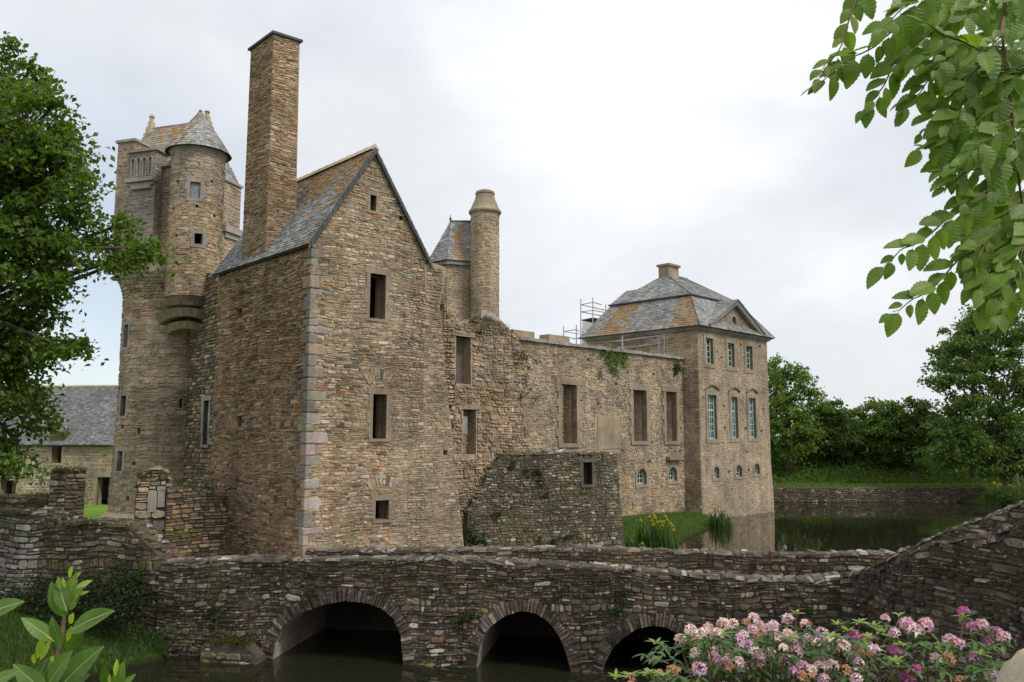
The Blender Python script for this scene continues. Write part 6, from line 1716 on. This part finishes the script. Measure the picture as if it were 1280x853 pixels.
# ------------------------------------------------------------------ overhanging hornbeam branch, top right
def leafmesh(name, n=8, width=.27, seed=0, pleat=.02, serr=.02, droop=.18, mat='hornbeam', power=.8, rib=None):
    g = random.Random(seed); v, f = [], []
    cup = g.uniform(.05, .25)
    def prof(t): return width*(math.sin(math.pi*min(1, t)**power)**.85)
    z = lambda x, y: -droop*y*y + cup*abs(x)
    for i in range(n+1):
        t = i/n; v.append((0, t, z(0, t)))
    L = []
    for s in (-1, 1):
        row = []
        for i in range(n):
            t0 = (i+.35)/n + .06; t1 = (i+.85)/n + .06
            w0 = prof(min(.999, t0)) + serr*.2; w1 = prof(min(.999, t1)) + serr
            if i == n-1: w1 = .004; t1 = 1.0
            row += [len(v), len(v)+1]
            v.append((s*w0*.95, t0, z(w0, t0)-pleat*.6)); v.append((s*w1, min(1.0, t1), z(w1, min(1, t1))+pleat))
        L.append(row)
    for k, s in enumerate((-1, 1)):
        r = L[k]; prev = None
        for i in range(n):
            a, b = r[2*i], r[2*i+1]
            tri = [(i, i+1, a) if s < 0 else (i+1, i, a), (i+1, b, a) if s < 0 else (b, i+1, a)]
            if i > 0: tri.append((i, a, r[2*i-1]) if s < 0 else (a, i, r[2*i-1]))
            f += tri
    # petiole
    b0 = len(v); v += [(-.008, -.16, .01), (.008, -.16, .01), (.01, 0, 0), (-.01, 0, 0)]; f.append((b0, b0+1, b0+2, b0+3))
    rib0 = len(f)
    if rib:
        r0 = len(v)
        for i in range(n+1):
            t = i/n; w_ = .014*(1-t*.7); v += [(-w_, t, z(0, t)+.006), (w_, t, z(0, t)+.006)]
        f += [(r0+2*i, r0+2*i+1, r0+2*i+3, r0+2*i+2) for i in range(n)]
    me = bpy.data.meshes.new(name); me.from_pydata(v, [], f); me.update(); me.materials.append(M[mat])
    if rib:
        me.materials.append(M[rib])
        for q in range(rib0, len(f)): me.polygons[q].material_index = 1
    return me
def place(me, name, parent, P, T, N, size, keep=True, bag=None):
    T = T.normalized(); X_ = T.cross(N)
    if X_.length < 1e-3: X_ = Vector((1, 0, 0))
    X_.normalize(); Z_ = X_.cross(T)
    mtx = Matrix((X_, T, Z_)).transposed().to_4x4(); mtx = Matrix.Translation(P) @ mtx @ Matrix.Scale(size, 4)
    if bag is not None:
        bag.append((me, mtx)); return None
    o = bpy.data.objects.new(name, me); COL.objects.link(o)
    setp(o, parent); o.matrix_world = mtx if not parent else mtx
    if parent:
        o.matrix_parent_inverse = Matrix.Translation(-wloc(parent)); o.matrix_basis = mtx
    return o
hb_loc = at(1340, -60, 2.9)
hb = thing('hornbeam_branch', 'hanging branch with serrated bright green leaves in the top right corner', 'branch', hb_loc)
HBM = [leafmesh('leaf', 8, .29, 1, .010), leafmesh('leaf', 8, .31, 2, .008, droop=.28), leafmesh('leaf', 7, .27, 3, .009, droop=.1), leafmesh('leaf', 8, .32, 4, .011, droop=.35)]
HD = 2.35
tw_list = [
 ([(1262, -40, 2.5), (1252, 40, 2.3), (1264, 130, 2.3), (1270, 200, 2.32), (1282, 290, 2.4)], 0.0075, .0),
 ([(1260, -30, 2.45), (1170, 5, 2.35), (1110, 45, 2.3), (1068, 72, 2.3), (1016, 108, 2.3)], .004, 1),
 ([(1085, -40, 2.4), (1062, 20, 2.35), (1052, 58, 2.33), (1036, 78, 2.32), (1020, 98, 2.3)], .003, .8),
 ([(1240, -20, 2.45), (1160, 40, 2.38), (1115, 85, 2.35), (1098, 118, 2.33), (1083, 135, 2.32)], .0035, 1),
 ([(1252, 30, 2.4), (1190, 70, 2.36), (1158, 105, 2.34), (1140, 125, 2.33), (1125, 138, 2.33)], .003, 1),
 ([(1255, 60, 2.35), (1195, 110, 2.33), (1168, 145, 2.32), (1150, 168, 2.32)], .003, 1),
 ([(1262, 120, 2.33), (1215, 155, 2.28), (1180, 175, 2.26), (1152, 186, 2.25)], .003, 1),
 ([(1268, 190, 2.33), (1230, 205, 2.26), (1200, 222, 2.24), (1182, 232, 2.23)], .003, 1),
 ([(1270, 215, 2.33), (1215, 250, 2.25), (1170, 288, 2.22), (1130, 312, 2.2), (1108, 330, 2.2)], .0035, 1),
 ([(1278, 250, 2.36), (1230, 300, 2.26), (1190, 335, 2.24), (1150, 372, 2.22), (1116, 390, 2.2)], .0035, 1),
 ([(1272, 240, 2.35), (1232, 300, 2.24), (1219, 335, 2.22), (1224, 385, 2.2)], .003, 1),
 ([(1290, 280, 2.3), (1262, 330, 2.2), (1245, 370, 2.18)], .003, 1),
 ([(1300, 250, 2.3), (1278, 310, 2.2), (1268, 352, 2.18)], .003, 1),
 ([(1254, 60, 2.3), (1225, 60, 2.2), (1190, 50, 2.15), (1160, 30, 2.12)], .003, 1),
 ([(1200, -40, 2.3), (1150, -5, 2.2), (1120, 20, 2.15), (1100, 35, 2.12)], .003, 1),
 ([(1266, 150, 2.3), (1240, 165, 2.2), (1215, 190, 2.16), (1195, 205, 2.15)], .003, 1)]
rng = random.Random(260); bag = []; npart = 0
def run_twig(pts, r, dens, keep, sz=(.045, .098)):
    global npart
    P3 = [at(*p) for p in pts]
    # smooth
    Q = []
    for i in range(len(P3)-1):
        for k in range(4):
            f = k/4; Q.append(P3[i].lerp(P3[i+1], f) + Vector((0, 0, .006*math.sin((i*4+k)*1.1))))
    Q.append(P3[-1])
    mb = MB(); mb.tube(Q, r, r*.35, 6); mb.build('twig', M['twig'], hb, smooth=True)
    if not dens: dens = .6
    tot = sum((b-a).length for a, b in zip(Q[:-1], Q[1:])); s = tot*.12; side = 1
    while s <= tot + .001:
        acc = 0
        for a, b in zip(Q[:-1], Q[1:]):
            l = (b-a).length
            if acc + l >= s or b is Q[-1]: break
            acc += l
        p = a.lerp(b, min(1, (s-acc)/l)); d = (b-a).normalized()
        sd = d.cross(Vector((0, -1, 0))).normalized()*side
        end = s > tot*.93
        T = d*(.75 if not end else 1.2) + sd*(.75 if not end else .1) + Vector((rng.uniform(-.2, .2), rng.uniform(-.35, .35), -.45+rng.uniform(-.25, .2)))
        N = Vector((rng.uniform(-.5, .5), -.65+rng.uniform(-.5, .5), .75+rng.uniform(-.4, .3)))
        z_ = rng.uniform(*sz)*(.7 if s > tot*.85 else 1)
        T.normalize()
        k_ = keep and npart < 290
        place(rng.choice(HBM), 'leaf', hb, p+T*.012, T, N, z_, bag=None if k_ else bag)
        if k_: npart += 1
        side = -side; s += rng.uniform(.014, .027)/max(.3, dens)
for pts, r, dn in tw_list: run_twig(pts, r, dn, True)
for k in range(30):                                          # denser mass to the right
    x0, y0 = rng.uniform(1185, 1330), rng.uniform(-50, 330)
    if x0 < 1205 and y0 > 100: x0 += 60
    if y0 > 200: x0 = max(x0, 1265)
    Yd = rng.uniform(2.3, 2.75); a = rng.uniform(2.0, 2.75); l = rng.uniform(50, 95)
    run_twig([(x0, y0, Yd), (x0+math.cos(a)*l*.5, y0+math.sin(a)*l*.45, Yd-.05), (x0+math.cos(a)*l, y0+math.sin(a)*l*1.0, Yd-.12)], .0025, .9, True)
for k in range(46):                                          # shaded leaves deeper in, out of reach
    x0, y0 = rng.uniform(1200, 1400), rng.uniform(-120, 330)
    if y0 > 200: x0 = max(x0, 1285)
    Yd = rng.uniform(2.8, 3.6); a = rng.uniform(1.6, 2.9); l = rng.uniform(50, 90)
    run_twig([(x0, y0, Yd), (x0+math.cos(a)*l*.5, y0+math.sin(a)*l*.45, Yd), (x0+math.cos(a)*l, y0+math.sin(a)*l, Yd)], .0025, 1.0, False)
def joinbag(bag, name, parent, mat):
    mb = MB()
    for me, mt in bag:
        mb.add([mt @ v.co for v in me.vertices], [tuple(p.vertices) for p in me.polygons])
    return mb.build(name, mat, parent, kind='stuff')
joinbag(bag, 'inner_leaves', hb, M['hornbeam'])
# ------------------------------------------------------------------ laurel shoots, bottom left
LM = [leafmesh('leaf', 8, .20, 11, .004, .0, .12, 'laurel', .9, 'laurel_rib'), leafmesh('leaf', 8, .22, 12, .004, .0, .2, 'laurel', .9, 'laurel_rib')]
YM = [leafmesh('young_leaf', 6, .16, 13, .003, .0, .05, 'laurel_young', .9)]
def laurel(label, stem, leaves, young):
    b = at(*stem[0])
    t = thing('laurel_shoot', label, 'shrub', b, 'laurel shoots in the bottom left corner')
    mb = MB(); mb.tube([at(*p) for p in stem], .006, .0025, 7); mb.build('stem', M['twig'], t, smooth=True)
    r_ = random.Random(int(b.x*1000))
    for lst, ms, nm in ((leaves, LM, 'leaf'), (young, YM, 'young_leaf')):
        for (x0, y0, x1, y1, Y, tilt) in lst:
            a, c = at(x0, y0, Y), at(x1, y1, Y - .02 + r_.uniform(-.03, .03)); T = c - a
            N = Vector((r_.uniform(-.15, .15), -1.0, tilt))
            place(r_.choice(ms), nm, t, a, T, N, T.length)
    return t
Yl = 1.75
laurel('taller laurel shoot with broad leaves and yellow new tips at the left corner', [(62, 900, Yl), (72, 820, Yl), (78, 790, Yl), (82, 757, Yl), (87, 712, Yl)],
       [(80, 772, 60, 733, Yl-.02, .5), (84, 765, 68, 722, Yl-.05, .4), (86, 748, 92, 718, Yl-.04, .3), (87, 762, 99, 735, Yl-.05, .6), (87, 790, 132, 759, Yl-.03, .9), (68, 802, 28, 771, Yl-.03, .9), (77, 808, 62, 774, Yl-.06, .1), (82, 812, 102, 790, Yl+.04, -.8), (60, 858, 83, 815, Yl-.08, .6), (76, 860, 114, 810, Yl-.05, .7), (58, 868, 17, 830, Yl-.02, .9), (40, 870, 52, 826, Yl+.05, .5), (-24, 772, 21, 748, Yl-.05, .8), (-20, 862, 21, 836, Yl-.05, .9), (94, 860, 108, 842, Yl-.02, .8), (52, 840, 72, 818, Yl+.05, .7)],
       [(86, 722, 90, 708, Yl-.05, .2), (92, 724, 101, 715, Yl-.04, .5), (82, 735, 78, 722, Yl-.05, .3), (92, 750, 96, 744, Yl-.05, .3), (87, 780, 91, 767, Yl-.05, .2), (84, 802, 89, 783, Yl-.05, .2), (64, 792, 64, 781, Yl-.05, .3), (46, 824, 55, 793, Yl-.08, .2), (50, 825, 63, 800, Yl-.07, .5), (42, 830, 42, 818, Yl-.05, .2), (64, 828, 66, 821, Yl-.05, .2), (90, 740, 114, 725, Yl-.01, .8), (94, 745, 111, 739, Yl-.01, .7)])
laurel('shorter laurel shoot with yellow new leaves just right of the taller one', [(146, 900, Yl), (144, 860, Yl), (143, 838, Yl)],
       [(146, 862, 150, 832, Yl-.03, .3), (150, 862, 167, 842, Yl-.03, .9), (138, 866, 127, 834, Yl, .2)], [(144, 846, 146, 824, Yl-.05, .2), (146, 848, 152, 830, Yl-.04, .4), (137, 856, 137, 843, Yl-.04, .2)])
# ------------------------------------------------------------------ rhododendrons
def floret_mesh(name, seed, pet, blot, nfl=9):
    g = random.Random(seed); mb = MB()
    for k in range(nfl):
        if k == 0: d = Vector((0, 0, 1))
        else:
            a = k*2.4; zz = 1 - 1.15*k/nfl; d = Vector((math.cos(a)*math.sqrt(max(0, 1-zz*zz)), math.sin(a)*math.sqrt(max(0, 1-zz*zz)), zz))
        c = d*.042; x = d.cross(Vector((.3, .2, 1))).normalized(); y = d.cross(x)
        col = tuple(ch*g.uniform(.85, 1.1) for ch in pet)
        for p in range(5):
            a = p*2*math.pi/5 + k; e1 = x*math.cos(a)+y*math.sin(a); e2 = x*math.cos(a+.62)+y*math.sin(a+.62); e0 = x*math.cos(a-.62)+y*math.sin(a-.62)
            r = .040*g.uniform(.8, 1.2); cc = blot if p == 0 else col
            b_ = len(mb.v)
            mb.v += [tuple(c), tuple(c+d*.020+e0*r*.52), tuple(c+d*(.012+g.uniform(-.01, .012))+e1*r*1.25), tuple(c+d*.020+e2*r*.52), tuple(c+d*.016+e1*r*.5)]
            mb.f += [(b_, b_+1, b_+4), (b_+1, b_+2, b_+4), (b_+2, b_+3, b_+4), (b_+3, b_, b_+4)]
            mb.c += [cc if p == 0 else col, col, col, col, cc]
    o = mk(name, mb.v, mb.f, M['petal'], None, mb.c)
    me = o.data; bpy.data.objects.remove(o); return me
PINK = [floret_mesh('flower_cluster', 1, (.81, .51, .69), (.24, .04, .11)), floret_mesh('flower_cluster', 2, (.86, .63, .75), (.3, .06, .14)), floret_mesh('flower_cluster', 3, (.74, .44, .66), (.24, .04, .11))]
LILAC = [floret_mesh('flower_cluster', 4, (.62, .28, .56), (.18, .03, .14)), floret_mesh('flower_cluster', 5, (.74, .46, .62), (.16, .02, .1))]
MAG = [floret_mesh('flower_cluster', 6, (.56, .14, .46), (.3, .04, .22))]
FADE = [floret_mesh('faded_cluster', 7, (.55, .30, .20), (.40, .16, .07), 6)]
RLM = []
for k, (c1_, c2_) in enumerate((((.065, .125, .03), (.095, .165, .04)), ((.15, .24, .03), (.22, .31, .05)))):
    m_ = leaf_mat('rhododendron_leaf' if k == 0 else 'young_rhododendron_leaf', False, c1_, c2_, .25, .38, .45); M['rl%d' % k] = m_
    RLM.append([leafmesh('leaf', 5, .15, 20+k, .003, .0, .25, 'rl%d' % k, .95), leafmesh('leaf', 5, .17, 24+k, .003, .0, .4, 'rl%d' % k, .95)])
def rosette(t, p, n, size, young, r_, bag, cnt):
    for k in range(n):
        a = 2*math.pi*k/n + r_.uniform(-.3, .3); el = r_.uniform(.35, 1.0) if young else r_.uniform(-.35, .4)
        T = Vector((math.cos(a), math.sin(a), el)); N = Vector((-math.cos(a)*el, -math.sin(a)*el, 1)) + Vector((r_.uniform(-.2, .2), r_.uniform(-.2, .2), 0))
        place(r_.choice(RLM[1 if young else 0]), 'leaf', t, p, T, N, size*r_.uniform(.75, 1.2), bag=None if cnt[0] < 285 else bag[1 if young else 0]); cnt[0] += 1
def rhodo(label, root, clusters, ros, fills, seed):
    r_ = random.Random(seed); b = Vector(root)
    t = thing('rhododendron', label, 'shrub', b); cnt = [0]; bg = ([], [])
    mb = MB()
    for (px, py, Y, ms, s) in clusters:
        p = at(px, py, Y); o = bpy.data.objects.new(ms[0].name.split('.')[0], r_.choice(ms)); COL.objects.link(o); setp(o, t)
        s *= .88
        o.matrix_basis = Matrix.Translation(p) @ Matrix.Rotation(r_.uniform(0, 6.28), 4, 'Z') @ Matrix.Rotation(r_.uniform(.1, .7), 4, 'X') @ Matrix.Scale(s*r_.uniform(.85, 1.15), 4)
        q = p - Vector((0, 0, .05)); mb.tube([b + Vector((r_.uniform(-.3, .3), r_.uniform(-.2, .2), 0)), b.lerp(q, .55)+Vector((0, 0, .1)), q], .012, .005, 5)
        rosette(t, q, 6, .10, False, r_, bg, cnt)
    for (px, py, Y, yg, n) in ros:
        p = at(px, py, Y); rosette(t, p, n, .085 if yg else .10, yg, r_, bg, cnt)
        mb.tube([b.lerp(p, .3), b.lerp(p, .7)+Vector((0, 0, .06)), p], .009, .004, 5)
    for _ in range(fills[0]):
        p = at(r_.uniform(*fills[1]), r_.uniform(*fills[2]), r_.uniform(*fills[3]))
        if fills[4](p): rosette(t, p, 6, .095, r_.random() < .12, r_, bg, cnt)
    mb.build('stems', M['twig'], t)
    for k in (0, 1):
        if bg[k]: joinbag(bg[k], 'inner_leaves', t, M['rl%d' % k])
    return t
r_ = random.Random(300)
C1 = []
for (x, y) in [(862, 788), (872, 793), (885, 786), (905, 781), (918, 779), (942, 772), (950, 780), (938, 788), (895, 820), (908, 822), (922, 826), (890, 812), (985, 792), (978, 798), (968, 797), (995, 806), (1010, 800), (1020, 804), (1035, 804), (1048, 805), (1058, 808), (1006, 778), (986, 775), (930, 806), (945, 812), (925, 798), (1000, 832), (985, 827), (1012, 838), (1025, 834), (1040, 833), (1065, 822), (1072, 850), (1030, 850), (1090, 812), (876, 838), (946, 826), (1055, 818), (850, 800), (960, 788)]:
    C1.append((x+r_.uniform(-3, 3), y+r_.uniform(-2, 2), 6.2+(.0+(846-y)*.012)+r_.uniform(-.2, .2), PINK, .82))
for (x, y) in [(955, 786), (1000, 845), (1052, 812), (915, 835), (840, 838), (826, 842), (870, 802), (948, 796), (1075, 815), (1015, 846), (890, 790), (930, 778), (790, 849), (1060, 838)]:
    C1.append((x+r_.uniform(-3, 3), y, 6.1+(846-y)*.012, FADE, .7))
for _ in range(34):
    x = r_.uniform(850, 1085); C1.append((x, 785 + abs(x-950)*.08 + r_.uniform(-6, 55), 6.2+r_.uniform(0, .6), PINK, .72))
for (x, y, Y_, m_, s) in list(C1[:46]):
    if r_.random() < .3: C1.append((x+r_.uniform(-10, 10), y+r_.uniform(0, 9), Y_-.05, FADE, .5))
R1 = [(770, 848, 6.0, True, 8), (788, 846, 6.1, True, 8), (812, 843, 6.1, True, 8), (830, 846, 6, True, 8), (1048, 782, 7.1, True, 9), (1060, 790, 7, True, 9), (1075, 779, 7.1, True, 9), (1092, 784, 7.1, True, 9), (1100, 790, 7, True, 9), (1085, 798, 6.9, True, 9), (1085, 808, 6.8, True, 8), (1096, 812, 6.8, True, 8), (1108, 796, 7, True, 8), (996, 768, 6.9, True, 6), (1120, 828, 6.5, True, 9), (1112, 835, 6.5, True, 9), (1125, 770, 7.3, True, 6)]
rhodo('pink flowering rhododendron with some faded orange blooms along the bottom edge', (at(960, 900, 6.6).x, 6.7, gh(at(960, 900, 6.6).x, 6.7)), C1, R1,
      (230, (800, 1090), (785, 880), (6.2, 7.2), lambda p: (p.z < EYE + p.y*ray(640, 786 + abs(p.x/p.y*F+640-950)*.10)[1])), 301)
C2 = []
for (x, y, m_, s) in [(1133, 780, PINK, 1.1), (1145, 789, PINK, 1.15), (1158, 781, PINK, 1.2), (1118, 791, PINK, 1.0), (1107, 773, PINK, .8), (1067, 796, MAG, .95), (1084, 798, MAG, .9), (1188, 801, LILAC, 1.05), (1198, 806, LILAC, 1), (1216, 784, LILAC, .9), (1228, 781, LILAC, 1.05), (1204, 764, MAG, .75), (1246, 791, LILAC, .9), (1254, 796, LILAC, 1), (1236, 801, LILAC, 1.05), (1215, 822, LILAC, .9), (1170, 823, PINK, .8), (1187, 824, FADE, .8), (1136, 848, MAG, 1.2), (1145, 836, MAG, .7), (1117, 812, MAG, .8), (1200, 850, FADE, .8), (1240, 845, LILAC, .9), (1125, 818, MAG, .8)]:
    C2.append((x, y, 6.7+(846-y)*.006+r_.uniform(-.1, .1), m_, s))
R2 = [(1150, 800, 7, True, 8), (1140, 806, 6.9, False, 8), (1160, 806, 6.9, False, 8), (1128, 808, 6.8, True, 8), (1222, 812, 7, False, 5), (1240, 786, 7, False, 5), (1205, 772, 7, True, 5), (1230, 838, 6.6, False, 7), (1215, 845, 6.6, False, 7), (1178, 838, 6.6, False, 7)]
rhodo('sparse rhododendron with lilac and magenta flower clusters on bare twigs, right of the pink one', (at(1170, 900, 6.9).x, 7.1, gh(at(1170, 900, 6.9).x, 7.1)), C2, R2,
      (70, (1105, 1250), (800, 890), (6.6, 7.4), lambda p: True), 302)
# pale boulder at the very corner
bc = at(1275, 845, 4.6)
t = thing('boulder', 'pale weathered boulder cut by the bottom right corner', 'boulder', (bc.x, bc.y, gh(bc.x, bc.y)))
bm = bmesh.new(); bmesh.ops.create_icosphere(bm, subdivisions=4, radius=1)
for v in bm.verts:
    d = v.co.copy(); k = 1 + .16*noise.noise(d*1.3+Vector((3, 1, 2))) + .05*noise.noise(d*5)
    v.co = Vector((d.x*.32*k, d.y*.35*k, d.z*.62*k*(1 if d.z > 0 else 1.2)))
    v.co.z += .25*max(0, v.co.x)
me = bpy.data.meshes.new('rock'); bm.to_mesh(me); bm.free(); me.materials.append(M['boulder'])
for p in me.polygons: p.use_smooth = True
o = bpy.data.objects.new('rock', me); COL.objects.link(o); setp(o, t); o.matrix_basis = Matrix.Translation((bc.x+.20, bc.y, bc.z-.44))
